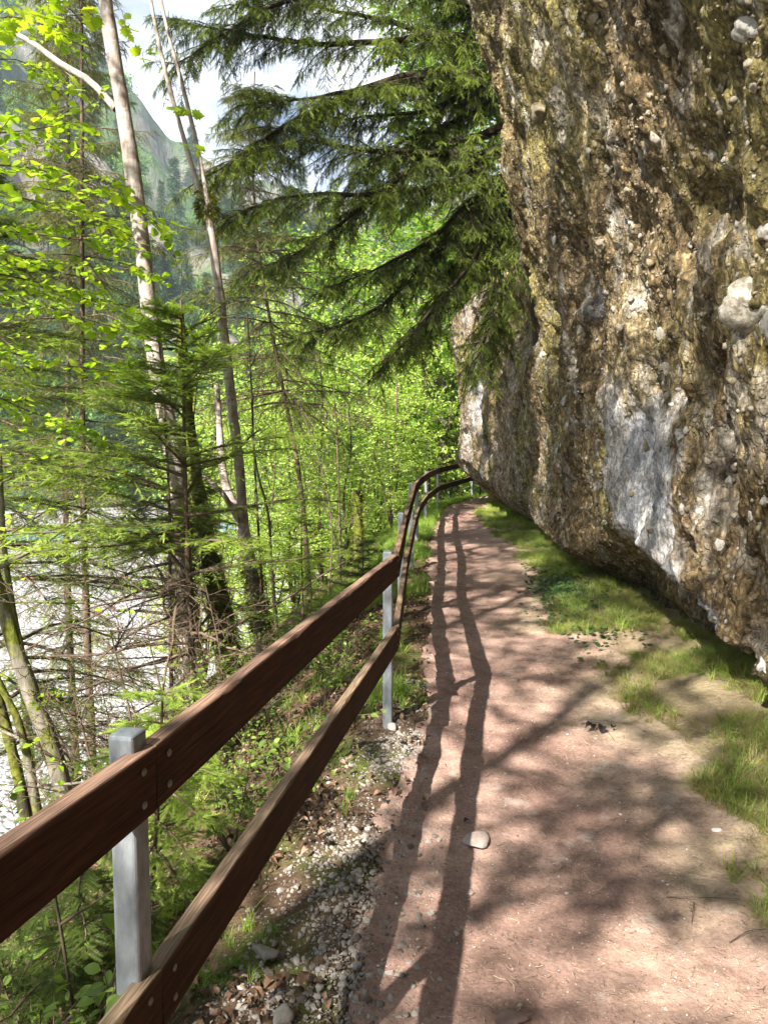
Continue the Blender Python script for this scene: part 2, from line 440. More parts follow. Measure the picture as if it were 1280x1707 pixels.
def ground_mat():
    m, nt = mat_new('forest_soil'); n = N(nt); ob = n('ShaderNodeTexCoord').outputs['Object']
    c = n.ramp(n.noise(ob, 14, 7, .7), [(.3, (.06, .04, .025)), (.7, (.19, .12, .08))])
    g = n.ramp(n.noise(ob, 1.6, 6), [(.48, 0.0), (.6, 1.0)])
    c = n.mix(n.math('MULTIPLY', g, .75), c, n.ramp(n.noise(ob, 40, 4), [(.3, (.05, .07, .012)), (.7, (.14, .19, .03))]))
    c = n.mix(n.attr('tint'), c, n.ramp(n.noise(ob, 35, 6, .7), [(.3, (.24, .17, .11)), (.7, (.42, .33, .21))]))
    p = n('ShaderNodeBsdfPrincipled', {'Base Color': c, 'Roughness': .95, 'Specular IOR Level': .1, 'Normal': n.bump(n.noise(ob, 30, 7, .7), .9, .04)}); n.out(p.outputs[0])
    return m
def bed_mat():
    m, nt = mat_new('river_gravel'); n = N(nt); ob = n('ShaderNodeTexCoord').outputs['Object']
    v = n('ShaderNodeTexVoronoi', {'Vector': ob, 'Scale': 7.0})
    c = n.mix(n('ShaderNodeSeparateColor', {0: v.outputs['Color']}).outputs[0], (.30, .29, .305), (.50, .485, .505))
    c = n.mix(n.ramp(v.outputs['Distance'], [(.35, 0.0), (.6, .55)]), c, (.22, .20, .19))
    c = n.mix(n.ramp(n.noise(ob, .35, 4), [(.52, 0.0), (.66, .5)]), c, (.40, .40, .36))
    p = n('ShaderNodeBsdfPrincipled', {'Base Color': c, 'Roughness': .8, 'Normal': n.bump(v.outputs['Distance'], 1.0, -.12)}); n.out(p.outputs[0])
    return m
def water_mat():
    m, nt = mat_new('river_water'); n = N(nt); ob = n('ShaderNodeTexCoord').outputs['Object']
    p = n('ShaderNodeBsdfPrincipled', {'Base Color': (.16, .32, .42, 1), 'Roughness': .12, 'Normal': n.bump(n.noise(ob, 1.5, 5), .5, .1)}); n.out(p.outputs[0])
    return m
def hill_mat():
    m, nt = mat_new('limestone_cliff'); n = N(nt); ob = n('ShaderNodeTexCoord').outputs['Object']
    st = n('ShaderNodeMapping', {'Vector': ob, 'Scale': (1, 1, .35)}).outputs[0]
    c = n.ramp(n.noise(st, .16, 9, .7), [(.32, (.07, .065, .06)), (.5, (.20, .185, .17)), (.7, (.34, .30, .26))])
    c = n.mix(n.ramp(n.noise(ob, .05, 4), [(.5, 0.0), (.6, .4)]), c, (.42, .30, .20))
    c = n.mix(n.math('MULTIPLY', n.attr('tint'), n.ramp(n.noise(ob, .09, 7, .7), [(.40, .55), (.5, 1.0)])), c, n.ramp(n.noise(ob, .5, 6, .75), [(.35, (.03, .06, .018)), (.65, (.10, .17, .05))]))
    p = n('ShaderNodeBsdfPrincipled', {'Base Color': c, 'Roughness': .95, 'Normal': n.bump(n.noise(st, .5, 7, .7), 1.0, 1.2)}); n.out(p.outputs[0])
    return m
def board_mat(name, dark, lite, top, green=0.0):
    m, nt = mat_new(name); n = N(nt); tcn = n('ShaderNodeTexCoord'); ob = tcn.outputs['Object']
    oi = n('ShaderNodeObjectInfo').outputs['Random']
    off = n('ShaderNodeVectorMath', {0: ob, 1: n('ShaderNodeCombineXYZ', {0: n.math('MULTIPLY', oi, 40.0), 1: 0.0, 2: n.math('MULTIPLY', oi, 7.0)}).outputs[0]}, operation='ADD').outputs[0]
    gv = n('ShaderNodeMapping', {'Vector': off, 'Scale': (1.2, 22, 22)}).outputs[0]
    g = n.noise(gv, 3.0, 7, .65)
    c = n.ramp(g, [(.3, dark), (.7, lite)])
    kn = n('ShaderNodeTexVoronoi', {'Vector': n('ShaderNodeMapping', {'Vector': off, 'Scale': (.35, 1, 1)}).outputs[0], 'Scale': 9.0}).outputs['Distance']
    c = n.mix(n.ramp(kn, [(.06, .8), (.13, 0.0)]), c, (.016, .008, .005))
    ck = n.ramp(n.noise(n('ShaderNodeMapping', {'Vector': off, 'Scale': (.8, 70, 70)}).outputs[0], 2.0, 2), [(.30, .9), (.36, 0.0)])
    c = n.mix(ck, c, (.010, .006, .004))
    bl = n.noise(off, 5, 4); c = n.mix(n.ramp(bl, [(.45, 0.0), (.7, .55)]), c, (.02, .012, .01))
    fine = n.noise(n('ShaderNodeMapping', {'Vector': off, 'Scale': (2, 60, 60)}).outputs[0], 4.0, 4)
    c = n.mix(1.0, c, n.ramp(fine, [(.35, .6), (.65, 1.3)]), 'MULTIPLY')
    # the upward edge is weathered by rain
    tn = n.attr('tint')
    tc2 = n.ramp(g, [(.3, tuple(x * .55 for x in top)), (.6, top)])
    if green: tc2 = n.mix(n.ramp(n.noise(off, 2.2, 4), [(.45, 0.0), (.6, green)]), tc2, (.16, .18, .06))
    tc2 = n.mix(1.0, tc2, n.ramp(fine, [(.4, .6), (.6, 1.2)]), 'MULTIPLY')
    c = n.mix(tn, c, tc2)
    h = n.math('ADD', g, n.math('MULTIPLY', fine, .6))
    p = n('ShaderNodeBsdfPrincipled', {'Base Color': c, 'Roughness': .75, 'Specular IOR Level': .15, 'Normal': n.bump(h, .7, .006)}); n.out(p.outputs[0])
    return m
M_board = board_mat('stained_board', (.030, .011, .0045), (.088, .034, .013), (.30, .185, .13))
M_board2 = board_mat('weathered_board', (.032, .014, .006), (.092, .042, .017), (.26, .175, .12), .12)
def metal_mat(name, c0, c1, metallic=.65, rough=.45):
    m, nt = mat_new(name); n = N(nt); ob = n('ShaderNodeTexCoord').outputs['Object']
    v = n.noise(n('ShaderNodeMapping', {'Vector': ob, 'Scale': (1, 1, .3)}).outputs[0], 22, 6, .7)
    c = n.ramp(v, [(.3, c0), (.7, c1)])
    r = n.ramp(n.noise(ob, 40, 4), [(.3, rough - .1), (.7, rough + .15)])
    p = n('ShaderNodeBsdfPrincipled', {'Base Color': c, 'Metallic': metallic, 'Roughness': r, 'Normal': n.bump(v, .2, .003)}); n.out(p.outputs[0])
    return m
M_galv = metal_mat('galvanised_steel', (.13, .15, .165), (.36, .385, .40), .5, .5)
M_bolt = metal_mat('bolt_steel', (.14, .11, .09), (.34, .30, .25), .8, .45)

# ------------------------------------------------------------------ the lie of the land
RAIL = np.array([  # top of the upper rail, path side: x, y, z
    [-1.10, -1.33, 1.22], [-.462, 1.52, 1.14], [.09, 4.47, 1.115], [.225, 7.2, 1.10], [.42, 10.0, 1.24],
    [.62, 12.9, 1.20], [.95, 16.3, 1.17], [1.44, 19.7, 1.17], [2.66, 22.7, 1.31], [4.4, 24.9, 1.36]])
SPC = [.48, .48, .43, .43, .45, .45, .45, .46, .47, .47]
LINE = np.array([[-2.3, -12], [-1.10, -1.33], [-.462, 1.52], [.09, 4.47], [.225, 7.2], [.42, 10.0], [.62, 12.9], [.95, 16.3], [1.44, 19.7], [2.66, 22.7], [4.4, 24.9], [9, 27.5], [40, 33]])
def railx(y): return np.interp(y, RAIL[:, 1], RAIL[:, 0])
def line_d(x, y):
    """signed distance to the fence line, positive on the river side"""
    p = np.stack([x, y], -1); best = np.full(x.shape, 1e9); sg = np.ones(x.shape)
    for a, b in zip(LINE[:-1], LINE[1:]):
        ab = b - a; t = np.clip(((p - a) @ ab) / (ab @ ab), 0, 1); q = a + t[..., None] * ab
        d = np.linalg.norm(p - q, axis=-1); c = ab[0] * (p[..., 1] - a[1]) - ab[1] * (p[..., 0] - a[0])
        m = d < best; best = np.where(m, d, best); sg = np.where(m, np.sign(c), sg)
    return best * sg
BED = -5.4
def rock_base(y): return np.interp(y, [-5, 3, 6, 8, 11, 15, 21, 24, 28], [2.25, 2.35, 2.42, 2.52, 2.7, 2.86, 3.1, 4.3, 7.5])
def path_z(y): return np.interp(y, [-4, 1, 2.5, 5, 10, 16, 23, 30], [0, 0, .03, .11, .12, .10, .19, .25])
def ground_h(x, y):
    d = line_d(x, y); z0 = path_z(y)
    dd = np.maximum(d - .12, 0)
    fall = np.where(dd < 1.0, .30 * dd + .30 * dd ** 2, .60 + .86 * (dd - 1.0))
    z = z0 - fall
    p3 = np.stack([x, y, 0 * x], -1)
    z = z + sstep(.2, 1.5, d) * (fbm(p3, .7, 4, 5) * .28 + fbm(p3, 3.0, 3, 9) * .05)
    # the verge climbs a little to the rock
    rb = rock_base(y); e = sstep(1.25, 2.3, -d + 0 * x)
    z = z + e * (.10 + .05 * fbm(p3, 1.7, 3, 21)) * (x < rb + 3)
    z = z + sstep(0, -.25, d) * (.012 * fbm(p3, 5, 4, 47) + .010 * fbm(p3, 1.6, 3, 48) - .016 * np.exp(-((-d - .80) / .25) ** 2)) + np.where(np.abs(d + .15) < .25, .02 * fbm(p3, 6, 2, 33), 0)
    z = np.maximum(z, BED - .25 + .12 * fbm(p3, .25, 3, 3))
    return z
def gh(x, y): return float(ground_h(np.array([float(x)]), np.array([float(y)]))[0])

def graded(segs):
    out = []
    for a, b, s0, s1 in segs:
        n = max(2, int(2 * (b - a) / (s0 + s1))); t = np.linspace(0, 1, n, endpoint=False)
        w = s0 * t + (s1 - s0) * t * t / 2; w = w / (s0 + (s1 - s0) / 2)
        out.append(a + (b - a) * w)
    return np.concatenate(out + [[segs[-1][1]]])
def grid_faces(nx, ny):
    i = np.arange(nx - 1)[:, None] * ny + np.arange(ny - 1)[None, :]
    return np.stack([i, i + ny, i + ny + 1, i + 1], -1).reshape(-1, 4)

gx = graded([(-16, -5, .4, .16), (-5, -1.5, .12, .04), (-1.5, 3.4, .035, .035), (3.4, 9, .1, .6), (9, 30, .8, 2)])
gy = graded([(-9, 0, .4, .1), (0, 5, .035, .035), (5, 12, .04, .08), (12, 30, .09, .2), (30, 60, .4, 1.2)])
X, Y = np.meshgrid(gx, gy, indexing='ij')
Z = ground_h(X.ravel(), Y.ravel())
d_ = line_d(X.ravel(), Y.ravel())
mask = sstep(-.15, -.7, d_) * .8 * sstep(30, 24, Y.ravel())
# close the sides down under the river bed
def path_edges(y):
    lo = np.interp(y, LINE[:, 1], LINE[:, 0]) + np.interp(y, [0, 3, 4.5, 8, 12, 24], [.10, .12, .17, .16, .16, .15])
    hi = np.interp(y, [-2, 2.0, 3.2, 4.5, 6.5, 10.1, 13.3, 18, 22, 24.5], [1.45, 1.5, 1.52, 1.50, 1.60, 2.0, 2.15, 2.25, 3.3, 6.0])
    return lo, hi
lo_, hi_ = path_edges(Y.ravel())
Z = Z - .035 * sstep(.10, .22, X.ravel() - lo_) * sstep(.0, .18, hi_ - X.ravel()) * sstep(24, 23, Y.ravel()) * sstep(-3, -2, Y.ravel())
b = B(); b.add(np.stack([X.ravel(), Y.ravel(), Z], 1), grid_faces(len(gx), len(gy)), mask)
M_ground = ground_mat()
tag(b.build('ground', M_ground, smooth=True), kind='structure')

# path sheet
def path_edges(y):
    lo = np.interp(y, LINE[:, 1], LINE[:, 0]) + np.interp(y, [0, 3, 4.5, 8, 12, 24], [.10, .12, .17, .16, .16, .15])
    hi = np.interp(y, [-2, 2.0, 3.2, 4.5, 6.5, 10.1, 13.3, 18, 22, 24.5], [1.45, 1.5, 1.52, 1.50, 1.60, 2.0, 2.15, 2.25, 3.3, 6.0])
    return lo, hi
py = graded([(-3, 1, .1, .04), (1, 6, .03, .03), (6, 14, .04, .1), (14, 24.3, .1, .12)])
pu = np.linspace(0, 1, 70)
lo, hi = path_edges(py)
p3 = np.stack([py * 0, py, 0 * py], 1)
lo = lo - .02 + fbm(p3, 1.5, 3, 41) * .05 + fbm(p3, 9, 3, 42) * .03; hi = hi + .32 * np.interp(py, [-3, 9, 13], [1, 1, 0]) + fbm(p3, .9, 4, 43) * .16
XX = lo[:, None] + (hi - lo)[:, None] * pu[None]; YY = np.repeat(py[:, None], len(pu), 1)
edge = np.minimum(pu, 1 - pu)[None]
ZZ = ground_h(XX.ravel(), YY.ravel()).reshape(XX.shape) + .012 * sstep(0, .05, edge) - .02 * (1 - sstep(0, .04, edge))
P3 = np.stack([XX, YY, 0 * XX], -1)
sidem = sstep(.42, .85, np.repeat(pu[None], len(py), 0) + .18 * fbm(P3, 1.3, 3, 44)) * sstep(16, 7, YY)
b = B(); b.add(np.stack([XX, YY, ZZ], -1).reshape(-1, 3), grid_faces(len(py), len(pu))[:, ::-1], sidem.ravel())
tag(b.build('path', path_mat(), smooth=True), kind='structure')
def path_h(x, y): return gh(x, y) + .012

# river bed, river, hills
b = B(); bx = graded([(-340, -60, 14, 3), (-60, 30, 1.5, 1.5), (30, 340, 6, 20)]); by = graded([(-41, 0, 6, 2), (0, 70, 1.2, 1.5), (70, 415, 4, 25)])
X, Y = np.meshgrid(bx, by, indexing='ij'); p3 = np.stack([X, Y, 0 * X], -1)
Zb = BED + .25 * fbm(p3, .06, 3, 51) + .10 * fbm(p3, .5, 3, 52)
chan = sstep(9, 5, np.abs((Y - 62) - (X + 30) * .55) )
Zb = Zb - .9 * chan
b.add(np.stack([X, Y, Zb], -1).reshape(-1, 3), grid_faces(len(bx), len(by)), .5)
tag(b.build('riverbed', bed_mat(), smooth=True), kind='structure')
b = B(); t = np.linspace(-120, 60, 90); cy = 62 + (t + 30) * .55; wv = 9 + 1.2 * noise(np.stack([t, t * 0, t * 0], 1), .08, 3)
V = np.stack([np.stack([t, cy - wv * 1.14, 0 * t + BED - .35], 1), np.stack([t, cy + wv * 1.14, 0 * t + BED - .35], 1)], 1)
b.add(V.reshape(-1, 3), grid_faces(len(t), 2), .5)
tag(b.build('river', water_mat()), kind='structure')

def hill_prof(az):
    e = np.interp(np.degrees(az), [-80, -45, -30, -24, -19, -15, -10, -6, 0, 10, 40, 70], [.60, .62, .56, .50, .45, .37, .33, .32, .30, .34, .5, .5])
    return e
def hill_h(az, r):
    x = np.sin(az) * r; y = np.cos(az) * r; p = np.stack([x, y, 0 * x], -1)
    e = hill_prof(az); R1 = 215.0; u = np.clip((r - 92) / (R1 - 92), 0, 1.25)
    n = fbm(p, .02, 4, 61); h = e * R1 * (u ** .85)
    # cliff bands: the slope gathers into steps
    k = 3.2; s = u * k + n * .45; st = np.floor(s) + sstep(.55, .85, s - np.floor(s)); h = (h * .38 + .62 * e * R1 * (np.clip(st, 0, 5) - n * .45) / k)
    h = h + n * 6 * u + fbm(p, .12, 3, 63) * 2.0 * np.clip(u * 4, 0, 1)
    cl = sstep(.50, .6, s - np.floor(s)) * sstep(.95, .84, s - np.floor(s)) * (u > .25)
    return BED - 1.5 + np.maximum(h, 0) * sstep(0, .06, u), cl
az = np.radians(np.linspace(-82, 75, 420)); rr = np.concatenate([np.linspace(88, 215, 150), np.linspace(218, 330, 20)])
A, R = np.meshgrid(az, rr, indexing='ij'); H, CL = hill_h(A, R)
CLn = CL * sstep(-.05, .2, fbm(np.stack([np.sin(A) * R, np.cos(A) * R, H], -1), .035, 3, 66))
b = B(); b.add(np.stack([np.sin(A) * R, np.cos(A) * R, H + CAMZ * 0], -1).reshape(-1, 3), grid_faces(len(az), len(rr))[:, ::-1], (1 - CLn).ravel())
tag(b.build('hills', hill_mat(), smooth=True), kind='structure')

# ------------------------------------------------------------------ the overhanging rock
def PP(x, y, z): return np.stack([x, y, z * .8], -1)
def rock_x(y, z, detail=True):
    y = np.asarray(y, float); z = np.asarray(z, float)
    base = rock_base(y)
    face_lo = np.interp(y, [-5, 3, 6, 9, 11, 14, 17, 19.5, 21.5, 24, 28], [1.75, 1.86, 2.06, 2.20, 2.36, 2.42, 2.17, 1.88, 2.3, 4.0, 7.5])
    lean = np.interp(z, [0, .7, 2.0, 3.2, 5.0, 6.5, 8.0, 10, 14], [0, 0, .02, .14, .66, 1.0, 1.22, 1.85, 2.9]) * np.interp(y, [0, 10.9, 12.2, 16, 26], [1, 1, .6, .35, .3])
    lipz = np.interp(y, [-5, 4.1, 4.9, 6, 7, 8.3, 11, 15, 19, 21, 24], [.40, .46, .80, 1.12, 1.08, .62, .5, .8, 1.6, 1.5, 1.0])
    face = face_lo - lean
    w = sstep(np.interp(y, [-5, 4, 7, 8.6, 12], [.35, .5, .5, .1, 0]), 1.0, np.clip((z - .12) / np.maximum(lipz - .12, .1), 0, 1))
    under = base + .10 * sstep(9, 7, y) + .12 * np.exp(-((z - .22) / .15) ** 2)
    x = under * (1 - w) + face * w
    # deep cleft behind the near buttress, where the conifer roots
    x = x + 1.9 * np.exp(-((y - 13.2) / 1.55) ** 2) * sstep(2.9, 4.9, z) + .09 * np.exp(-((y - 13.6) / .5) ** 2)
    x = x + 2.6 * sstep(4.6, 7.2, z) * sstep(14.6, 16.2, y)
    p = np.stack([x * .6, y, z * .75], -1)
    m = sstep(.0, .6, z) 
    x = x + (fbm(p, .55, 2, 71) * .17 * (1 - .7 * np.exp(-((y - 12) / 3.5) ** 2) * sstep(5, 3.5, z)) + fbm(p, 1.5, 2, 73) * .085) * (.35 + .65 * m)
    # the photographed pale bulge
    if detail:
        ps = np.stack([x * .6, y, z * .55], -1)
        rid = 1 - np.abs(fbm(ps, 3.2, 3, 75)); x = x - .075 * (rid - .6) * m
        x = x + fbm(ps, 9, 3, 77) * .026 - .022 * np.clip(fbm(PP(x, y, z), 14, 2, 85), -.2, 1)
        pt = sstep(.30, .75, fbm(p, 2.6, 2, 79)); x = x + pt * .13 * m     # hollows
        x = x + fbm(PP(x, y, z), 24, 2, 81) * .014
    return x
ry = graded([(-4.5, 2.2, .16, .05), (2.2, 5, .02, .018), (5, 11.3, .02, .045), (11.3, 15, .05, .07), (15, 23, .06, .07), (23, 28, .12, .3)])
rz = graded([(-.4, 4.2, .020, .020), (4.2, 8.5, .026, .045), (8.5, 14, .08, .25)])
YR, ZR = np.meshgrid(ry, rz, indexing='ij'); XR = rock_x(YR, ZR)
PR = np.stack([XR, YR, ZR], -1)
def mixc(a, b_, t): return a * (1 - t[..., None]) + np.asarray(b_) * t[..., None]
def blob(py_, pz_, sy, sz, yy, zz): return np.exp(-((yy - py_) / sy) ** 2 - ((zz - pz_) / sz) ** 2)
n1 = fbm(PR * [1, 1, .5], 1.1, 4, 91); n2 = fbm(PR * [1, 1, .4], 3.2, 4, 93); n3 = fbm(PR, .6, 3, 95); n4 = fbm(PR * [1, 1, .5], 7, 3, 97)
col = np.zeros(PR.shape) + np.array([.165, .118, .060])
col = mixc(col, [.168, .138, .052], sstep(-.35, .4, n3 + (ZR - 3.2) * .22))          # olive moss film higher up
col = mixc(col, [.26, .205, .115], sstep(.2, .8, n1 + .35 * n4) * .85)                     # ochre sandstone
col = mixc(col, [.060, .042, .020], sstep(.25, .8, n2 - .1 * n4) * .8)               # dark damp streaks
farm = sstep(13.5, 16, YR)
col = mixc(col, [.29, .215, .17], farm * sstep(-.5, .3, n1))
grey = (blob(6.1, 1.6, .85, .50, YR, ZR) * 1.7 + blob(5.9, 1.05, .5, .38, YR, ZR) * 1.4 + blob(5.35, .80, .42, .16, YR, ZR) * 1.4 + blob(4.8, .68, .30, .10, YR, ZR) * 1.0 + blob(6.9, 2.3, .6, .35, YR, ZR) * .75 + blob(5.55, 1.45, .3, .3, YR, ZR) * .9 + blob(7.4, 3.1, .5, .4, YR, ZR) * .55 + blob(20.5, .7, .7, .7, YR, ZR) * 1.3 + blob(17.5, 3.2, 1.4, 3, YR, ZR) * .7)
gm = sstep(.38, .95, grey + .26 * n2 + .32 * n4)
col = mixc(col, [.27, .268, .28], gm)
lg = sstep(.35, .8, n4 + .35 * n1 + .25 * sstep(3.5, 1, ZR)) * .65
col = mixc(col, [.31, .285, .245], lg)
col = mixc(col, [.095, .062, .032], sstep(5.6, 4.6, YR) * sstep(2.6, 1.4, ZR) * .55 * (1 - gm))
nf = fbm(PR * [1, 1, .6], 18, 3, 99); col = col * (1 + .5 * np.clip(nf, -1, 1.2) * (1 - .7 * gm))[..., None]
n5 = fbm(PR * [1, 1, .5], 4.5, 3, 101); col = mixc(col, [.035, .024, .010], sstep(.42, .8, n5) * .55 * (1 - gm))
col = mixc(col, [.055, .050, .022], sstep(.55, .15, ZR - .05 * n2) * (1 - gm) * .8)   # darker towards the foot
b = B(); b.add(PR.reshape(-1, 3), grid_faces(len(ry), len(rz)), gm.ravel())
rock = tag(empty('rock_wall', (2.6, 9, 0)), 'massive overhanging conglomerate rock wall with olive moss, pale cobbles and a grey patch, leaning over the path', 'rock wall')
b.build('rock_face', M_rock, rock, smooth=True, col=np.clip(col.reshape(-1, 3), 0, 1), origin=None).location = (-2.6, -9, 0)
# rear body of the rock so that it is solid from above and behind
yb = np.linspace(-4.5, 28, 70); 
b = B(); xf = rock_x(yb, np.full_like(yb, 14.0), False)
us = np.linspace(0, 1, 26); Xb = xf[:, None] + us[None] * 16; Yb = np.repeat(yb[:, None], 26, 1)
Zt = 14 + 5 * us[None] + fbm(np.stack([Xb, Yb, 0 * Xb], -1), .4, 3, 5) * 1.0 * sstep(0, .1, us)[None]
b.add(np.stack([Xb, Yb, Zt], -1).reshape(-1, 3), grid_faces(70, 26), 0.0)
cc = np.tile(np.array([.10, .10, .035]), (70 * 26, 1))
b.build('rock_top', M_rock, rock, smooth=True, col=cc).location = (-2.6, -9, 0)

def hit_rock(px, py_):
    v = (853.5 - py_) / F; dx = (px - 640) / F
    d = np.linspace(2.0, 24, 4400); x = dx * d; y = d * (CT + v * ST); z = CAMZ + d * (v * CT - ST)
    xr = rock_x(y, z); i = np.argmax(x > xr)
    return (np.array([x[i], y[i], z[i]]), d[i]) if (x > xr).any() else (None, None)
def rock_normal(y, z):
    e = .06; xr = lambda a, c: rock_x(np.array([a]), np.array([c]), False)[0]
    n_ = np.array([-1.0, (xr(y + e, z) - xr(y - e, z)) / (2 * e), (xr(y, z + e) - xr(y, z - e)) / (2 * e)]); return n_ / np.linalg.norm(n_)
cob_t = stone_templates(ICO3, 8, 11, .34, 1.5)
def cobble(c, n_, size, tint, k, r, smooth=True, flat=.6):
    V, Fa = cob_t[k % 8]; s = np.array([r.uniform(.75, 1.15), r.uniform(.6, .95), r.uniform(.6, .9)])
    q = norm(r.normal(size=3)); a = r.uniform(0, 6); Rm = np.array(Matrix.Rotation(a, 3, Vector(q)))
    W = (V * s * size) @ Rm.T
    dn = W @ n_; W = W + np.outer(dn * (flat - 1), n_)
    return W, Fa
r5 = np.random.default_rng(55)
named = [(1248, 45, 30, .85), (1185, 262, 15, .72), (1092, 234, 14, .7), (1218, 345, 11, .8), (1150, 407, 9, .85), (980, 257, 11, .75), (1137, 225, 10, .6), (895, 185, 24, .45), (955, 205, 9, .6), (1205, 268, 8, .8), (1065, 45, 8, .55), (1202, 145, 10, .6), (1275, 385, 20, .8), (1108, 282, 9, .65), (1045, 320, 10, .6), (1000, 405, 12, .5), (1050, 415, 10, .6), (930, 95, 14, .45), (1055, 60, 14, .5), (1105, 85, 10, .5), (988, 30, 14, .5),
         (1130, 725, 12, .85), (1165, 855, 10, .85), (1135, 850, 9, .8), (1213, 803, 13, .8), (1250, 860, 10, .8), (1200, 910, 16, .8), (1180, 690, 9, .7), (1220, 780, 9, .7), (1272, 835, 12, .8), (967, 548, 13, .6), (1000, 672, 9, .7), (1145, 672, 12, .85), (1110, 615, 16, .7), (1100, 560, 12, .75), (1050, 500, 8, .7), (1010, 488, 8, .8), (985, 515, 7, .75), (1133, 620, 10, .8), (1230, 600, 16, .7), (1242, 925, 10, .7), (1270, 1110, 14, 1.0), (1180, 1015, 10, .8)]
n_child = 0
def place_cobble(px, py_, s, t, who='embedded_cobble'):
    c, d = hit_rock(px, py_)
    if c is None or d > 14: return None
    n_ = rock_normal(c[1], c[2]); size = s / F * d
    W, Fa = cobble(c, n_, size, t, r5.integers(8), r5)
    bb = B(); bb.add(W, Fa, t)
    pos = c - n_ * size * (.24 if s > 50 else .08) + np.array([0, 0, 0])
    o = bb.build(who, M_cobble, rock, smooth=True); o.location = (pos[0] - 2.6, pos[1] - 9, pos[2])
    return o
for px, q, s, t in named: place_cobble(px, q, s * 1.15, t)
o = place_cobble(1240, 500, 74, .74); o['label'] = 'large pale grey boulder stuck in the rock face'
o = place_cobble(1280, 528, 60, .8); o['label'] = 'second pale grey boulder bulging from the rock face'
for k in range(54): place_cobble(r5.uniform(860, 1278), r5.uniform(20, 1000), r5.uniform(5, 12), np.clip(r5.normal(.62, .2), 0, 1))
# hundreds of smaller stones in the matrix
nn = 26000
yy = r5.uniform(2.6, 11.5, nn) ; zz = r5.uniform(.5, 8.2, nn)
dens = noise(np.stack([yy * 0, yy, zz], 1), .9, 12); keep = (r5.uniform(-1, 1, nn) < dens * 1.2 + .1) & (blob(6.1, 1.6, .8, .6, yy, zz) + blob(5.9, 1.05, .5, .38, yy, zz) < r5.uniform(.2, .9, nn)); yy, zz = yy[keep], zz[keep]
xx = rock_x(yy, zz); sz = np.exp(r5.normal(math.log(.011), .55, len(yy))).clip(.005, .045)
tn = np.clip(r5.normal(.36, .22, len(yy)) + .2 * sstep(3, 1.0, zz), 0, 1)
b = B(); scatter_stones(b, np.stack([xx + sz * .10, yy, zz], 1), sz, tn, stone_templates(ICO1, 8, 23, .5, 1.6), r5, 1.0, up=1)
o = b.build('small_stones', M_cobble, rock, smooth=True); o.location = (-2.6, -9, 0); tag(o, kind='stuff')

# ------------------------------------------------------------------ railing
fence = tag(empty('railing', (-.46, 1.52, 0)), 'long wooden two-board railing on galvanised posts curving along the river side of the path', 'railing')
def to_parent(o, m):
    o.parent = fence; o.matrix_basis = Matrix.Translation(-Vector(fence.location)) @ m
BH, BT = .137, .040
def board(p0, p1, top, mat, seed):
    """a plank from joint to joint; x runs along it, -y is its path side"""
    r = np.random.default_rng(seed); L = float(np.linalg.norm(p1 - p0)) - .003
    n = int(L / .03); xs = np.linspace(0, L, n)
    prof = [(0, -BH), (0, -BH * .5), (0, -.004), (-.004, 0), (-BT + .004, 0), (-BT, -.004), (-BT, -BH * .5), (-BT, -BH + .003), (-BT + .003, -BH), (-.003, -BH)]
    prof = [(-.0, -BH + .003), (0, -.014), (0, -.003), (.003, 0), (BT - .003, 0), (BT, -.003), (BT, -.012), (BT, -BH + .003), (BT - .003, -BH), (.003, -BH)]
    V = np.zeros((n, len(prof), 3)); tin = np.zeros((n, len(prof)))
    pp = np.stack([xs, xs * 0 + seed * 3.7, xs * 0], 1)
    for j, (y, z) in enumerate(prof):
        V[:, j, 0] = xs; V[:, j, 1] = y; V[:, j, 2] = z
        if j in (2, 3):   # splintered, worn arris
            w = np.maximum(0, fbm(pp, 7, 4, 5)) ** 1.5 * .010 + np.maximum(0, noise(pp, 2.1, 8) - .55) * .02
            V[:, j, 1] += w * (1.0 if j == 3 else .2); V[:, j, 2] -= w * (.25 if j == 3 else 1.1)
        if j in (3, 4): tin[:, j] = 1.0
        if j == 2: tin[:, j] = .25
        if j == 5: tin[:, j] = .3
    V[:, :, 2] += .0015 * noise(pp, 3, 6)[:, None]; V[:, :, 1] += .0015 * noise(pp, 2, 16)[:, None]
    V[0, :, 0] += .0; m = len(prof); Fa = []
    i = np.arange(n - 1)[:, None] * m; j = np.arange(m); k = (j + 1) % m
    Fa = np.stack([i + j, i + m + j, i + m + k, i + k], -1).reshape(-1, 4)
    bb = B(); bb.add(V.reshape(-1, 3), Fa[:, ::-1], tin.ravel())
    caps = np.array([list(range(m))[::-1], [(n - 1) * m + q for q in range(m)]]); bb.Fs.append(caps[:, ::-1])
    o = bb.build('rail', mat)
    x = (p1 - p0) / np.linalg.norm(p1 - p0); y = np.cross([0, 0, 1.0], x); y /= np.linalg.norm(y); z = np.cross(x, y)
    M = Matrix(((x[0], y[0], z[0], p0[0]), (x[1], y[1], z[1], p0[1]), (x[2], y[2], z[2], p0[2]), (0, 0, 0, 1)))
    to_parent(o, M)
    # carriage bolts
    if p0[1] < 12:
        for xb in (.05, L - .05):
            for zb in (-.035, -BH + .035):
                V, Fc = ICO2; W = V * np.array([.0085, .004, .0085]) + np.array([xb, -.0015, zb])
                q = B(); q.add(W, Fc, .5); bo = q.build('bolt', M_bolt, smooth=True); bo.parent = o
    return o
def rounded_post(h, s=.056):
    c = .008; o_ = []
    for sx, sy in ((1, 1), (-1, 1), (-1, -1), (1, -1)):
        for a in (0, 30, 60, 90):
            base = {(1, 1): 0, (-1, 1): 90, (-1, -1): 180, (1, -1): 270}[(sx, sy)]; t = math.radians(base + a)
            o_.append((sx * (s / 2 - c) + c * math.cos(t), sy * (s / 2 - c) + c * math.sin(t)))
    return np.array(o_)
posts = []
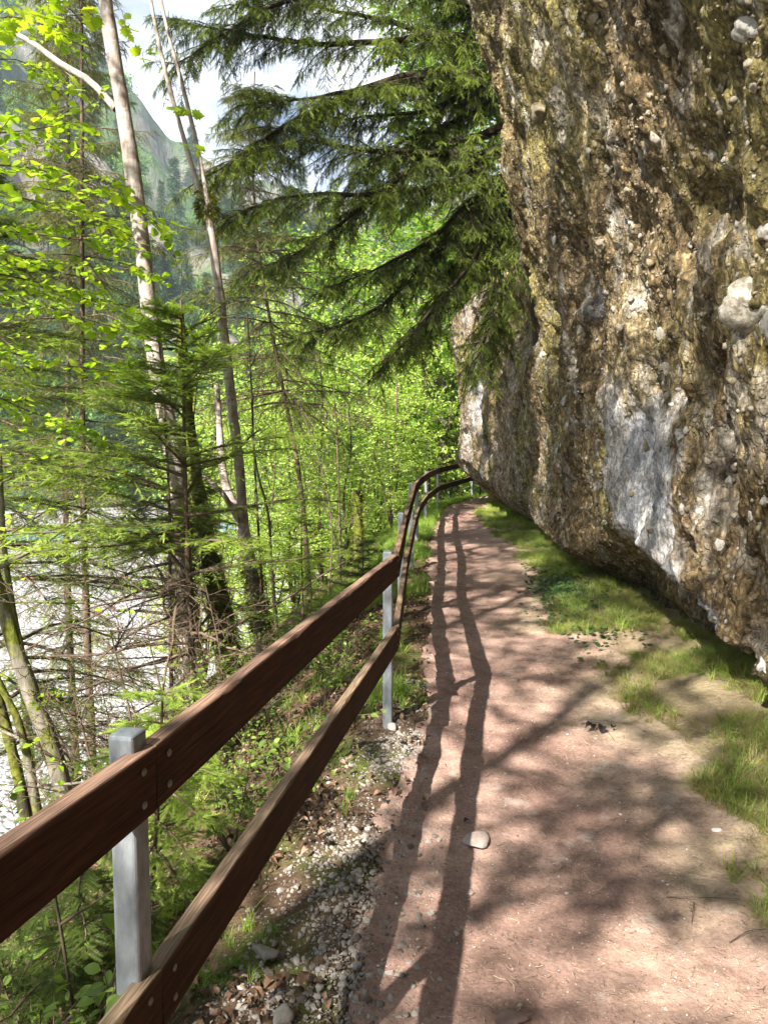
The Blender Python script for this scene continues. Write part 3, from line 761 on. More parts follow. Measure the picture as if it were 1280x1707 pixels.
for i, p in enumerate(RAIL):
    # plank direction at the joint
    a = RAIL[max(i - 1, 0)]; c = RAIL[min(i + 1, len(RAIL) - 1)]
    t = np.array([c[0] - a[0], c[1] - a[1]]); t /= np.linalg.norm(t); nrm = np.array([-t[1], t[0]])
    gap = BT + .027
    c2 = p[:2] + nrm * gap
    if i == 1: c2 = c2 + np.array([.012, -.030])
    zb = gh(c2[0], c2[1]) - .25; zt = p[2] + (.035 if i < 2 else .012)
    ring = rounded_post(0)
    sec = []
    for z, s in ((zb, 1), (zb + (zt - zb) * .33, 1), (zb + (zt - zb) * .66, 1), (zt - .008, 1), (zt - .002, .96), (zt, .86)): sec.append(np.concatenate([ring * s, np.full((16, 1), z)], 1))
    V = np.stack(sec); V[..., 2] -= zb
    bb = B(); ii = np.arange(5)[:, None] * 16; j = np.arange(16); k = (j + 1) % 16
    bb.add(V.reshape(-1, 3), np.stack([ii + j, ii + k, ii + 16 + k, ii + 16 + j], -1).reshape(-1, 4), .5)
    o = bb.build('post', M_galv)
    to_parent(o, Matrix.Translation((c2[0], c2[1], zb)) @ Matrix.Rotation(math.atan2(t[1], t[0]) , 4, 'Z'))
    q = B(); cap = np.concatenate([ring * .87, np.full((16, 1), zt - zb)], 1); cap2 = np.concatenate([ring * .5, np.full((16, 1), zt - zb + .004)], 1)
    q.add(np.concatenate([cap, cap2, [[0, 0, zt - zb + .005]]]), np.stack([j, k, 16 + k, 16 + j], -1), .5)
    q.Fs.append(np.stack([16 + j, 16 + k, np.full(16, 32)], -1)); q.build('post_cap', M_galv, o, smooth=True)
for i in range(len(RAIL) - 1):
    p0, p1 = RAIL[i], RAIL[i + 1]
    board(p0, p1, True, M_board, i + 1)
    l0, l1 = p0 - [0, 0, SPC[i]], p1 - [0, 0, SPC[i + 1]]
    board(l0, l1, False, M_board2, 30 + i)

# ------------------------------------------------------------------ conifers
def conifer_boughs(wood, crown, starts, dirs, lens, r0, tw, k=7, droop=.03, sub=16, subl=.32, twl=.09, tips=.0, r=rng, flat=.25, dens=1.0, t0=.12, hang=.0, tint=.45, subdroop=.04, ns=5, bare=0.0):
    """boughs -> flat side shoots -> needle twigs"""
    bp = polyl(starts, dirs, lens, k, droop, .06, r)
    u = np.linspace(0, 1, k + 1)[None]; V, Fa = tubes(bp, np.asarray(r0)[:, None] * (1 - .85 * u), ns); wood.add(V, Fa, .5)
    boughs_foliage(wood, crown, bp, lens, tw, sub, subl, twl, tips, r, flat, dens, t0, hang, tint, subdroop, bare)
    return bp
def boughs_foliage(wood, crown, bp, lens, tw, sub=16, subl=.32, twl=.09, tips=0., r=rng, flat=.25, dens=1.0, t0=.12, hang=0., tint=.45, subdroop=.04, bare=0.0):
    lens = np.asarray(lens, float)
    for s in (-1, 1):
        p, tg, t, ix = along(bp, sub, t0, .98, r)
        side = norm(np.cross(tg, np.array([0, 0, 1.0]))) * s
        d = norm(tg * .75 + side * 1.0 + r.normal(0, .12 + flat * .4, p.shape) + np.array([0, 0, -hang]))
        L = subl * np.minimum(1.0, (1.08 - t) * 1.6) * r.uniform(.65, 1.15, len(p)) * np.minimum(1, lens[ix] * 1.2)
        sp = polyl(p, d, L, 3, subdroop + hang * .35, .09, r)
        V, Fa = tubes(sp, (.0035 * (L / .3) ** .5)[:, None] * np.linspace(1, .4, 4)[None], 3); wood.add(V, Fa, .5)
        nt = max(2, int(round(subl / twl * 1.5 * dens)))
        live = r.uniform(0, 1, len(p)) >= bare
        sp_, L_ = sp[live], L[live]; tt = t[live]
        if len(sp_) == 0: continue
        base = tint + .35 * noise(sp_[:, 1], 2.2, 77) 
        for s2 in (-1, 1):
            q, tg2, t2, i2 = along(sp_, nt, .08, .92, r)
            sd = norm(np.cross(tg2, np.array([0, 0, 1.0]))) * s2
            d2 = norm(tg2 * .8 + sd * .8 + r.normal(0, flat, q.shape) + np.array([0, 0, -hang * .6]))
            sc = twl * r.uniform(.7, 1.2, len(q)) * (1.15 - .4 * t2) * np.clip(L_[i2] / subl + .35, .4, 1)
            inst(crown, *tw, q, d2, np.array([0, 0, 1.0]) + r.normal(0, flat, q.shape), sc, base[i2] + r.normal(0, .10, len(q)) + tips * (t2 > .6) + tips * .6 * (tt[i2] > .75))
        # leading shoot
        q, tg2, t2, i2 = along(sp_, max(2, nt // 2 + 1), .2, 1.0, r, .3)
        inst(crown, *tw, q, tg2, np.array([0, 0, 1.0]) + r.normal(0, flat, q.shape), twl * r.uniform(.8, 1.2, len(q)), base[i2] + tips * (t2 > .6) + r.normal(0, .08, len(q)))

def spruce(name, trunk_pts, r0, r1, nb, lmin, lmax, label, cat='spruce', group=None, tw=TW_MID, seed=1, t0=.1, t1=.98, sub=14, subl=.30, twl=.085, tips=.3, tint=.4, mat=None, bark=None, droop=.05, elev=(.5, -.25), bare=.0, dens=1.0, flare=.3, hang=0., ns=10, power=.8, bias=None, barelow=0.0):
    r = np.random.default_rng(seed); root = empty(name, tuple(trunk_pts[0])); o0 = np.array(trunk_pts[0])
    w = B(); tp, tr = trunk_mesh(w, trunk_pts, r0, r1, 50, ns, .08, seed, flare)
    t = np.sort(r.uniform(t0, t1, nb)); f = t * (len(tp) - 1); i = f.astype(int); p = tp[i]
    an = np.arange(nb) * 2.399 + r.normal(0, .35, nb)
    if bias is not None:
        an = np.where(r.uniform(0, 1, nb) < .45, r.normal(bias, .7, nb), an)
    e = elev[1] + (elev[0] - elev[1]) * t
    d = np.stack([np.cos(an), np.sin(an), e + r.normal(0, .1, nb)], 1)
    L = (lmin + (lmax - lmin) * (1 - (t - t0) / (t1 - t0)) ** power) * r.uniform(.7, 1.12, nb)
    c = B(); wb = B()
    low = t < barelow
    if low.any():
        bp = polyl(p[low], d[low], L[low] * .8, 7, droop, .12, r); V, Fa = tubes(bp, (.004 + .006 * L[low])[:, None] * np.linspace(1, .2, 8)[None], 4); wb.add(V, Fa, .5)
        for rep in range(1):
            q, tg, tt, ix = along(bp, 11, .1, 1, r); dd = norm(tg * .6 + r.normal(0, .6, q.shape)); l2 = r.uniform(.1, .4, len(q))
            s2 = polyl(q, dd, l2, 4, .05, .25, r); V, Fa = tubes(s2, np.full((len(q), 1), .0022) * np.linspace(1, .4, 5)[None], 3); wb.add(V, Fa, .5)
    hi_ = ~low
    conifer_boughs(wb, c, p[hi_], d[hi_], L[hi_], .004 + .008 * L[hi_], tw, 7, droop, sub, subl, twl, tips, r, .25, dens, .1, hang, tint, .04, 5, bare)
    w.build('trunk', bark or M_brown, root, True, origin=None).location = tuple(-o0)
    wb.build('branch', M_twig if bark is None else bark, root, True).location = tuple(-o0)
    c.build('crown', mat or M_spruce, root).location = tuple(-o0)
    return tag(root, label, cat, group)

# ------------------------------------------------------------------ broadleaf trees
def leafy(crown, twigs, n, size, tmpl, r, tint=.5, jit=.45, spread=1.0, down=.0, tj=.22):
    q, tg, t, ix = along(twigs, n, .15, 1.0, r)
    m = len(q); an = r.uniform(0, 2 * np.pi, m)
    h = np.stack([np.cos(an), np.sin(an), r.normal(-.1 - down, .25, m)], 1)
    d = norm(tg * .6 + h * spread)
    cl = noise(q, 1.3, 91) * .25
    inst(crown, *tmpl, q + d * size * .15, d, np.array([0, 0, 1.0]) + r.normal(0, jit, (m, 3)), size * r.uniform(.4, 1.25, m), tint + cl + r.normal(0, tj, m))
def broad(name, trunk_pts, r0, r1, label, cat='tree', group=None, seed=1, limbs=14, ll=(1.2, 2.2), tl=(.3, .7), ntw=8, leaves=9, size=.07, tmpl=LEAFS, mat=None, bark=None, t0=.35, elev=.5, tint=.5, k=6, root=None, extra=None, flare=.3, lump=.1, ns=10, limb_r=.28, jit=.45, n3=0, build=True, angle=None, bend=-.01):
    r = np.random.default_rng(seed); o0 = np.array(trunk_pts[0]); root = empty(name, tuple(o0))
    w = B(); c = B(); tp, tr = trunk_mesh(w, trunk_pts, r0, r1, 60, ns, lump, seed, flare)
    if limbs:
        t = np.sort(r.uniform(t0, .99, limbs)); f = t * 59; i = f.astype(int)
        an = np.arange(limbs) * 2.399 + r.normal(0, .4, limbs) if angle is None else r.normal(angle[0], angle[1], limbs)
        d = np.stack([np.cos(an), np.sin(an), r.normal(elev, .2, limbs)], 1)
        L = r.uniform(ll[0], ll[1], limbs) * (1.15 - .5 * t)
        lp = polyl(tp[i], d, L, k, bend, .13, r); lr = np.maximum(tr[i] * limb_r * 1.5, .006)
        V, Fa = tubes(lp, lr[:, None] * np.linspace(1, .25, k + 1)[None], 5); w.add(V, Fa, .5)
        q, tg, tt, ix = along(lp, ntw, .15, 1.0, r)
        d2 = norm(tg + norm(r.normal(size=q.shape)) * .9 * np.array([1, 1, .6])); l2 = r.uniform(tl[0], tl[1], len(q))
        tw = polyl(q, d2, l2, 4, .01, .15, r); V, Fa = tubes(tw, np.full((len(q), 1), max(.0035, lr.mean() * .22)) * np.linspace(1, .3, 5)[None], 3); w.add(V, Fa, .5)
        if n3:
            q, tg, tt, ix = along(tw, n3, .1, 1.0, r); d3 = norm(tg + norm(r.normal(size=q.shape)) * .9)
            tw = polyl(q, d3, r.uniform(tl[0] * .4, tl[1] * .5, len(q)), 3, .02, .15, r); V, Fa = tubes(tw, np.full((len(q), 1), .0025) * np.linspace(1, .4, 4)[None], 3); w.add(V, Fa, .5)
        leafy(c, tw, leaves, size, tmpl, r, tint, jit)
    if extra: extra(w, c, r)
    o = w.build('trunk', bark or M_grey, root, True); o.location = tuple(-o0)
    if c.n: o = c.build('crown', mat or M_beech, root); o.location = tuple(-o0)
    return tag(root, label, cat, group)

# pale mottled trunk by the river, with its mossy foot
def t1_extra(w, c, r):
    br = resample(Pl([(194, 182, 8.0), (150, 135, 8.1), (100, 105, 8.2), (60, 75, 8.3), (0, 42, 8.4), (-60, 10, 8.5)]), 14)
    V, Fa = tubes(br[None], np.linspace(.038, .022, 14)[None], 8); w.add(V, Fa, .6)
    st = Pl([(20, 95, 6.2), (60, 40, 6.4), (110, 120, 6.5), (30, 10, 6.2), (0, 120, 6.2), (90, 60, 6.6), (240, 105, 6.8), (285, 170, 6.9), (300, 240, 7.0), (130, 15, 6.5), (75, 170, 6.5), (200, 10, 6.5), (0, 50, 6.0), (-20, 90, 6.0)])
    tw = polyl(st, np.tile([[.3, -.1, -.1]], (len(st), 1)) + r.normal(0, .4, (len(st), 3)), np.full(len(st), .22), 3, .03, .2, r)
    V, Fa = tubes(tw, np.full((len(st), 4), .003), 3); w.add(V, Fa, .5)
    leafy(c, tw, 7, .13, MAPLE, r, .7, .35, 1.0, .1, .15)
t1 = Pl([(318, 1185, 8.2), (318, 1100, 8.15), (305, 980, 8.1), (297, 850, 8.05), (287, 740, 8.0), (266, 640, 8.0), (250, 520, 8.0), (236, 400, 8.0), (222, 290, 8.0), (205, 180, 8.0), (188, 80, 8.0), (176, 0, 8.0), (160, -180, 8.0), (150, -420, 8.2)])
t1[0, 2] = gh(t1[0, 0], t1[0, 1]) - .15
broad('maple_tree', t1, .105, .06, 'tall slim tree with pale mottled trunk and one long pale branch reaching left', 'tree', seed=5, limbs=16, t0=.88, ll=(1.5, 2.8), ntw=9, leaves=8, size=.12, tmpl=LEAFW, mat=M_maple, bark=M_pale, extra=t1_extra, lump=.10, ns=20, flare=.6)

# black mossy trunk beside it
t2 = Pl([(405, 1130, 8.4), (380, 1075, 8.4), (364, 1000, 8.4), (344, 900, 8.4), (328, 800, 8.4), (318, 720, 8.45), (308, 620, 8.5), (300, 520, 8.6)])
t2[0, 2] = gh(t2[0, 0], t2[0, 1]) - .15
broad('mossy_tree', t2, .125, .05, 'dark leaning trunk thick with moss, foot curving right, just right of the pale trunk', 'tree', seed=9, limbs=9, t0=.6, ll=(.7, 1.3), ntw=6, leaves=7, size=.06, mat=M_beechmid, bark=M_mossy, lump=.22, ns=18, flare=.5)

# twin-stemmed thin tree
def t3_extra(w, c, r):
    a = P(345, 350, 8.9)
    for end in ([(343, 350, 8.9), (308, 235, 8.9), (274, 110, 8.9), (255, 20, 8.9), (243, -60, 8.9)], [(349, 350, 8.9), (330, 250, 8.95), (304, 140, 9), (282, 60, 9), (262, -30, 9)]):
        pp = resample(Pl(end), 20); V, Fa = tubes(pp[None], np.linspace(.030, .018, 20)[None], 9); w.add(V, Fa, .6)
    pp = resample(Pl([(408, 890, 9.0), (388, 850, 8.95), (365, 815, 8.9), (345, 800, 8.9), (320, 770, 8.9)]), 12); V, Fa = tubes(pp[None], np.linspace(.04, .02, 12)[None], 8); w.add(V, Fa, .6)
    pp = resample(Pl([(412, 905, 9.1), (392, 850, 9.2), (374, 800, 9.3), (368, 740, 9.4), (362, 640, 9.5)]), 14); V, Fa = tubes(pp[None], np.linspace(.07, .03, 14)[None], 9); w.add(V, Fa, .3)
    st = Pl([(205, 520, 8.2), (230, 60, 8.3), (270, 190, 8.4), (320, 160, 8.6), (300, 330, 8.6), (395, 600, 8.8), (420, 560, 8.8)])
t3 = Pl([(440, 1075, 9.0), (432, 1030, 9.0), (420, 950, 9.0), (407, 880, 9.0), (400, 790, 9.0), (385, 660, 9.0), (375, 570, 9.0), (365, 480, 8.95), (356, 410, 8.9), (345, 345, 8.9)])
t3[0, 2] = gh(t3[0, 0], t3[0, 1]) - .15
broad('forked_tree', t3, .07, .05, 'thin tree that splits into twin pale stems above a mossy knot', 'tree', seed=12, limbs=0, bark=M_pale, extra=t3_extra, ns=14, flare=.6)
def moss_on(parent_name, pts, r_, n, seed, size=.03):
    """cushions of moss hanging on a trunk"""
    r = np.random.default_rng(seed); pp = resample(pts, 50); i = r.integers(0, 50, n); d = norm(r.normal(size=(n, 3)))
    q = pp[i] + d * r_ * r.uniform(.7, 1.15, (n, 1)); b = B(); inst(b, *TW_FAR, q, norm(d + [0, 0, -.7]), r.normal(size=(n, 3)), size * r.uniform(.6, 1.6, n), r.uniform(0, 1, n))
    par = bpy.data.objects[parent_name]; o = b.build('moss', M_moss, par); o.location = tuple(-Vector(par.location))
moss_on('forked_tree', Pl([(343, 335, 8.9), (348, 360, 8.9)]), .11, 900, 1, .05)
moss_on('forked_tree', Pl([(418, 940, 9.0), (428, 1000, 9.0), (435, 1060, 9)]), .11, 2200, 2, .045)
moss_on('maple_tree', Pl([(297, 850, 8.05), (305, 980, 8.1), (318, 1170, 8.2)]), .15, 5200, 3, .05)
moss_on('mossy_tree', Pl([(330, 800, 8.4), (344, 900, 8.4), (364, 1000, 8.4), (385, 1085, 8.4)]), .13, 3800, 4, .05)

# bare thin stems
def stem(name, pts, r0, r1, label, bk, cat='sapling', seed=1, limbs=0, **k):
    q = Pl(pts); q[0, 2] = gh(q[0, 0], q[0, 1]) - .08
    return broad(name, q, r0, r1, label, cat, seed=seed, bark=bk, limbs=limbs, flare=.1, lump=.06, ns=7, **k)
stem('sapling', [(448, 1060, 9.6), (432, 900, 9.6), (424, 760, 9.6), (418, 620, 9.6), (412, 520, 9.6)], .018, .01, 'straight dark pole-thin sapling to the right of the forked tree', M_darkbark, seed=21, limbs=7, ll=(.4, .9), t0=.4, ntw=5, leaves=5, size=.06, mat=M_beechmid)
stem('sapling', [(465, 1010, 10), (452, 930, 10), (446, 850, 10), (430, 790, 10), (420, 720, 10)], .028, .012, 'short pale sapling stem leaning left beside the forked tree', M_grey, seed=22, limbs=6, ll=(.4, .9), t0=.5, ntw=5, leaves=5, size=.05)
stem('sapling', [(568, 985, 12), (566, 850, 12), (562, 740, 12), (556, 640, 12)], .022, .008, 'slender upright sapling in front of the bright thicket', M_brown, seed=23, limbs=10, ll=(.5, 1.1), t0=.25, ntw=6, leaves=7, size=.05)
stem('sapling', [(545, 960, 13), (552, 860, 13), (530, 760, 13), (505, 690, 13)], .018, .008, 'thin sapling bowing left in front of the bright thicket', M_brown, seed=24, limbs=8, ll=(.5, 1.0), t0=.4, ntw=5, leaves=6, size=.05)
stem('tree_stump', [(598, 960, 14), (598, 900, 14), (597, 850, 14), (596, 816, 14)], .095, .085, 'broken dead trunk with dark mossy bark standing behind the railing', M_mossy, 'dead tree', seed=25)
moss_on('tree_stump', Pl([(598, 910, 14), (597, 818, 14)]), .12, 700, 6, .05)

# alders leaning out of the frame at the left
def alder(pts, r0, r1, label, seed, mat=M_grey, limbs=10):
    q = Pl(pts); q[0, 2] = gh(q[0, 0], q[0, 1]) - .15
    return broad('alder_tree', q, r0, r1, label, 'alder', seed=seed, limbs=limbs // 2, t0=.45, ll=(.9, 1.8), ntw=7, leaves=8, size=.07, tmpl=LEAFS, mat=M_maple, bark=mat, lump=.12, ns=14, elev=.1)
alder([(118, 1345, 6.0), (92, 1260, 6.0), (62, 1180, 6.0), (30, 1090, 6.0), (5, 1010, 6.0), (-30, 880, 6.0), (-70, 640, 6.0), (-90, 300, 6.1)], .075, .03, 'thickest grey alder trunk in the clump at the left edge, leaning left', 31)
alder([(60, 1370, 6.3), (30, 1290, 6.3), (10, 1210, 6.3), (-10, 1130, 6.3), (-40, 1000, 6.3), (-90, 700, 6.3)], .055, .025, 'outer mossy alder trunk cut by the left edge of the photo', 32, M_mossy)
alder([(138, 1300, 6.6), (100, 1235, 6.6), (62, 1170, 6.6), (36, 1080, 6.6), (10, 930, 6.6), (0, 760, 6.7)], .032, .02, 'thin pale alder stem slanting behind the thick leaning trunk', 33, limbs=7)
alder([(78, 1350, 5.6), (50, 1280, 5.6), (30, 1200, 5.6), (0, 1140, 5.6), (-60, 1010, 5.6)], .04, .02, 'slender alder stem in front of the clump at the left edge', 34, limbs=6)

# maple bough hanging into the picture at the left
def bough_tree(name, trunk, label, boughs, seed, size, mat, tmpl, n_side=9, leaves=6, bark=M_brown, rr=.012):
    r = np.random.default_rng(seed); o0 = np.array(trunk[0]); root = empty(name, tuple(o0)); w = B(); c = B()
    trunk_mesh(w, trunk, .05, .02, 40, 10, .1, seed, .3)
    for pts in boughs:
        bp = resample(Pl(pts), 16)[None]; V, Fa = tubes(bp, np.linspace(rr, .003, 16)[None], 6); w.add(V, Fa, .5)
        for s in (-1, 1):
            q, tg, t, ix = along(bp, n_side, .1, 1.0, r); sd = norm(np.cross(tg, [0, 0, 1.0])) * s
            tw = polyl(q, norm(tg + sd * .9 + r.normal(0, .2, q.shape)), r.uniform(.2, .5, len(q)), 4, .02, .12, r); V, Fa = tubes(tw, np.full((len(q), 5), .0022), 3); w.add(V, Fa, .5)
            leafy(c, tw, leaves, size, tmpl, r, .5, .45, 1.1, .05, .3)
    w.build('trunk', bark, root, True).location = tuple(-o0); c.build('crown', mat, root).location = tuple(-o0)
    return tag(root, label, 'tree')
tb = np.array([[-3.6, 3.6, gh(-3.6, 3.6) - .1], [-3.55, 3.8, 0.0], [-3.5, 4.1, 2.0], [-3.3, 4.3, 3.6], [-3.2, 4.4, 4.6]])
bough_tree('hazel_tree', tb, 'broad fresh yellow-green leaves on thin twigs spreading in from the left edge', [
    [(-220, 250, 5.2), (-60, 270, 5.3), (80, 285, 5.5), (200, 330, 5.6), (262, 372, 5.7)],
    [(-220, 300, 5.0), (-40, 320, 5.0), (60, 335, 5.2), (170, 370, 5.3)],
    [(-220, 380, 5.4), (-60, 380, 5.5), (60, 390, 5.6), (200, 410, 5.8)],
    [(-220, 460, 5.0), (-60, 450, 5.1), (60, 470, 5.3), (150, 500, 5.4)],
    [(-220, 230, 5.6), (-60, 225, 5.7), (60, 215, 5.7), (115, 205, 5.8)],
    [(-220, 540, 5.6), (-60, 560, 5.7), (60, 600, 5.8), (190, 620, 5.9)],
    [(-220, 500, 6.0), (-60, 480, 6.1), (100, 520, 6.2), (240, 560, 6.3)],
    [(-220, 640, 6.0), (-60, 640, 6.1), (60, 690, 6.2), (150, 720, 6.3)],
    [(-220, 60, 6.4), (-60, 40, 6.4), (40, 30, 6.5), (110, 60, 6.6)], [(-220, 130, 6.8), (-60, 110, 6.8), (30, 100, 6.9), (90, 130, 7)], [(-220, 420, 6.4), (-60, 410, 6.5), (110, 440, 6.6), (240, 450, 6.7)]], 41, .072, M_maple, LEAFW, 13, 10)

# ------------------------------------------------------------------ young spruces on the bank
s1 = Pl([(330, 1190, 6.6), (318, 1060, 6.5), (312, 900, 6.5), (308, 760, 6.5), (306, 640, 6.5), (302, 500, 6.5)]); s1[0, 2] = gh(s1[0, 0], s1[0, 1]) - .1
spruce('spruce_tree', s1, .035, .008, 62, .25, 2.2, 'young spruce with wide drooping sunlit boughs in front of the mossy trunks', seed=51, t0=.25, sub=17, subl=.34, twl=.08, tips=.34, tint=.55, mat=M_sprucefresh, droop=.045, elev=(.55, -.12), bias=math.pi, barelow=.42, dens=.95)
s2 = Pl([(285, 1150, 7.2), (284, 1000, 7.2), (283, 850, 7.2), (275, 700, 7.2), (268, 600, 7.2), (262, 520, 7.2)]); s2[0, 2] = gh(s2[0, 0], s2[0, 1]) - .1
spruce('spruce_tree', s2, .022, .007, 40, .3, 1.5, 'thin dark-stemmed spruce with dead lower twigs left of the mossy trunks', seed=52, t0=.1, sub=12, subl=.26, twl=.08, tips=.15, tint=.42, droop=.06, elev=(.4, -.25), barelow=.55, bias=math.pi, bark=M_twig)
s3 = Pl([(60, 1330, 7.6), (40, 1150, 7.6), (10, 950, 7.6), (-20, 700, 7.6), (-40, 420, 7.6), (-50, 250, 7.6)]); s3[0, 2] = gh(s3[0, 0], s3[0, 1]) - .1
spruce('spruce_tree', s3, .05, .01, 100, .3, 2.3, 'spruce at the left edge with olive boughs hanging over the white gravel', seed=53, t0=.25, sub=17, subl=.36, twl=.085, tips=.3, tint=.45, droop=.06, elev=(.4, -.3), bare=.1, bias=0.0)
s4 = Pl([(505, 1100, 9.5), (505, 1010, 9.5), (503, 930, 9.5), (502, 850, 9.5)]); s4[0, 2] = gh(s4[0, 0], s4[0, 1]) - .1
spruce('spruce_sapling', s4, .018, .005, 40, .12, .75, 'small feathery spruce behind the middle of the railing', seed=54, t0=.12, sub=10, subl=.2, twl=.07, tips=.3, tint=.6, mat=M_sprucefresh, droop=.02)
s5 = Pl([(600, 1010, 9.0), (604, 960, 9.0), (606, 900, 9.0)]); s5[0, 2] = gh(s5[0, 0], s5[0, 1]) - .1
spruce('spruce_sapling', s5, .014, .005, 30, .12, .7, 'low spreading spruce under the broken dead trunk', seed=55, t0=.12, sub=10, subl=.2, twl=.07, tips=.2, tint=.45, droop=.02)
s6 = np.array([[-.98, 3.05, 0], [-.93, 3.03, .2], [-.88, 3.0, .80]]); s6[0, 2] = gh(-.98, 3.05) - .05
spruce('spruce_sapling', s6, .014, .004, 30, .16, .52, 'bright green spruce sapling hanging between the two boards of the railing', seed=56, t0=.12, sub=11, subl=.17, twl=.062, tips=.25, tint=.55, mat=M_sprucefresh, tw=TW_FINE, droop=.08, elev=(.4, -.1), dens=.9)
s7 = np.array([[-1.15, 2.45, 0], [-1.08, 2.5, .0], [-1.0, 2.5, .45]]); s7[0, 2] = gh(-1.15, 2.45) - .05
spruce('spruce_sapling', s7, .014, .004, 28, .14, .5, 'darker spruce sapling just behind the near steel post', seed=57, t0=.1, sub=11, subl=.17, twl=.062, tips=.15, tint=.35, tw=TW_FINE, droop=.1, elev=(.4, -.1), dens=.9)
s8 = Pl([(430, 1170, 6.8), (428, 1080, 6.8), (425, 1000, 6.8)]); s8[0, 2] = gh(s8[0, 0], s8[0, 1]) - .1
spruce('spruce_sapling', s8, .014, .005, 26, .12, .6, 'small spruce at the foot of the forked tree', seed=58, t0=.1, sub=10, subl=.2, twl=.07, tips=.2, tint=.45, droop=.03)

# ------------------------------------------------------------------ the dark conifer in the cleft of the rock
def cleft_conifer():
    r = np.random.default_rng(61)
    tp = np.array([[2.75, 12.6, 2.6], [2.55, 12.45, 3.6], [2.35, 12.3, 4.8], [2.2, 12.2, 6.4], [2.1, 12.1, 8.2], [2.0, 12.0, 10.5], [1.9, 12.0, 13]])
    root = empty('yew_tree', tuple(tp[0])); o0 = tp[0]; w = B(); c = B(); wb = B()
    trunk_mesh(w, tp, .20, .06, 70, 16, .15, 61, .3)
    D = 11.8
    main = [[(866, 150, D), (830, 95, D - .2), (760, 68, D - .6), (640, 74, D - 1.1), (520, 78, D - 1.5), (400, 60, D - 1.9), (285, 42, D - 2.2)],
            [(866, 190, D), (825, 105, D), (700, 45, D - .4), (560, 8, D - .8), (420, -20, D - 1.2)],
            [(866, 220, D), (826, 150, D - .2), (720, 182, D - .7), (620, 195, D - 1.1), (540, 205, D - 1.4)],
            [(866, 250, D), (832, 170, D), (760, 195, D - .3), (660, 235, D - .9), (590, 285, D - 1.3)],
            [(866, 300, D), (836, 252, D - .2), (765, 295, D - .7), (690, 318, D - 1.2), (560, 325, D - 1.8), (460, 332, D - 2.2), (372, 366, D - 2.5)],
            [(866, 340, D), (838, 300, D), (775, 345, D - .4), (720, 395, D - .8), (640, 445, D - 1.2), (560, 480, D - 1.5)],
            [(868, 370, D), (842, 330, D - .2), (800, 420, D - .6), (735, 500, D - 1.0), (680, 570, D - 1.3), (640, 615, D - 1.5)],
            [(868, 390, D), (845, 360, D - .2), (820, 470, D - .5), (800, 560, D - .8), (780, 610, D - 1.0)],
            [(868, 420, D), (850, 400, D - .1), (842, 500, D - .4), (835, 570, D - .5), (815, 620, D - .6)],
            [(866, 100, D), (830, 40, D), (780, -10, D - .5), (700, -60, D - 1)],
            [(866, 200, D), (820, 215, D - .4), (740, 240, D - .8), (650, 300, D - 1.4), (520, 400, D - 2.0), (450, 440, D - 2.3)],
            [(866, 300, D), (810, 330, D - .3), (700, 430, D - .9), (600, 520, D - 1.4), (500, 560, D - 1.8)],
            [(866, 260, D), (800, 260, D - .5), (650, 260, D - 1.4), (500, 240, D - 2.1), (420, 250, D - 2.4)],
            [(866, 330, D), (820, 380, D - .3), (760, 440, D - .5), (720, 520, D - .8), (700, 590, D - 1.0)],
            [(866, 120, D), (800, 120, D - .5), (680, 130, D - 1.2), (520, 150, D - 1.9), (400, 160, D - 2.3)],
            [(866, 60, D), (760, 0, D - .6), (600, -20, D - 1.4), (430, 30, D - 2.2), (300, 110, D - 2.6)],
            [(866, 160, D), (740, 120, D - .8), (580, 150, D - 1.6), (430, 220, D - 2.4), (330, 290, D - 2.8)],
            [(866, 80, D), (760, -40, D - .2), (640, -70, D - .6), (500, -50, D - 1), (380, 10, D - 1.4)]]
    for k, m in enumerate(main):
        bp = resample(Pl(m), 22); L = np.linalg.norm(np.diff(bp, axis=0), axis=1).sum()
        bp = bp + np.cumsum(r.normal(0, .012, bp.shape), 0)
        V, Fa = tubes(bp[None], np.linspace(.02 + .011 * L, .006, 22)[None], 8); w.add(V, Fa, .5)
        # secondary boughs fan out and hang
        nsec = int(10 + L * 13)
        q, tg, t, ix = along(bp[None], nsec, .10, 1.0, r)
        sg = np.where(np.arange(nsec) % 2 == 0, 1, -1)[:, None]
        sd = norm(np.cross(tg, [0, 0, 1.0])) * sg
        d = norm(tg * .9 + sd * .8 + r.normal(0, .38, q.shape) + np.array([0, 0, -.22])); ll = r.uniform(.45, 1.1, nsec) * (1.1 - .45 * t)
        conifer_boughs(wb, c, q, d, ll, .004 + .006 * ll, TW_MID, 6, .07, 11, .24, .075, .40, r, .6, .85, .08, .35, .40, .08, 4, .22)
    w.build('trunk', M_darkbark, root, True).location = tuple(-o0); wb.build('branch', M_darkbark, root, True).location = tuple(-o0)
    c.build('crown', M_dark, root).location = tuple(-o0)
    tag(root, 'dark spreading conifer rooted in the rock cleft, long boughs reaching left over the path', 'conifer')
cleft_conifer()

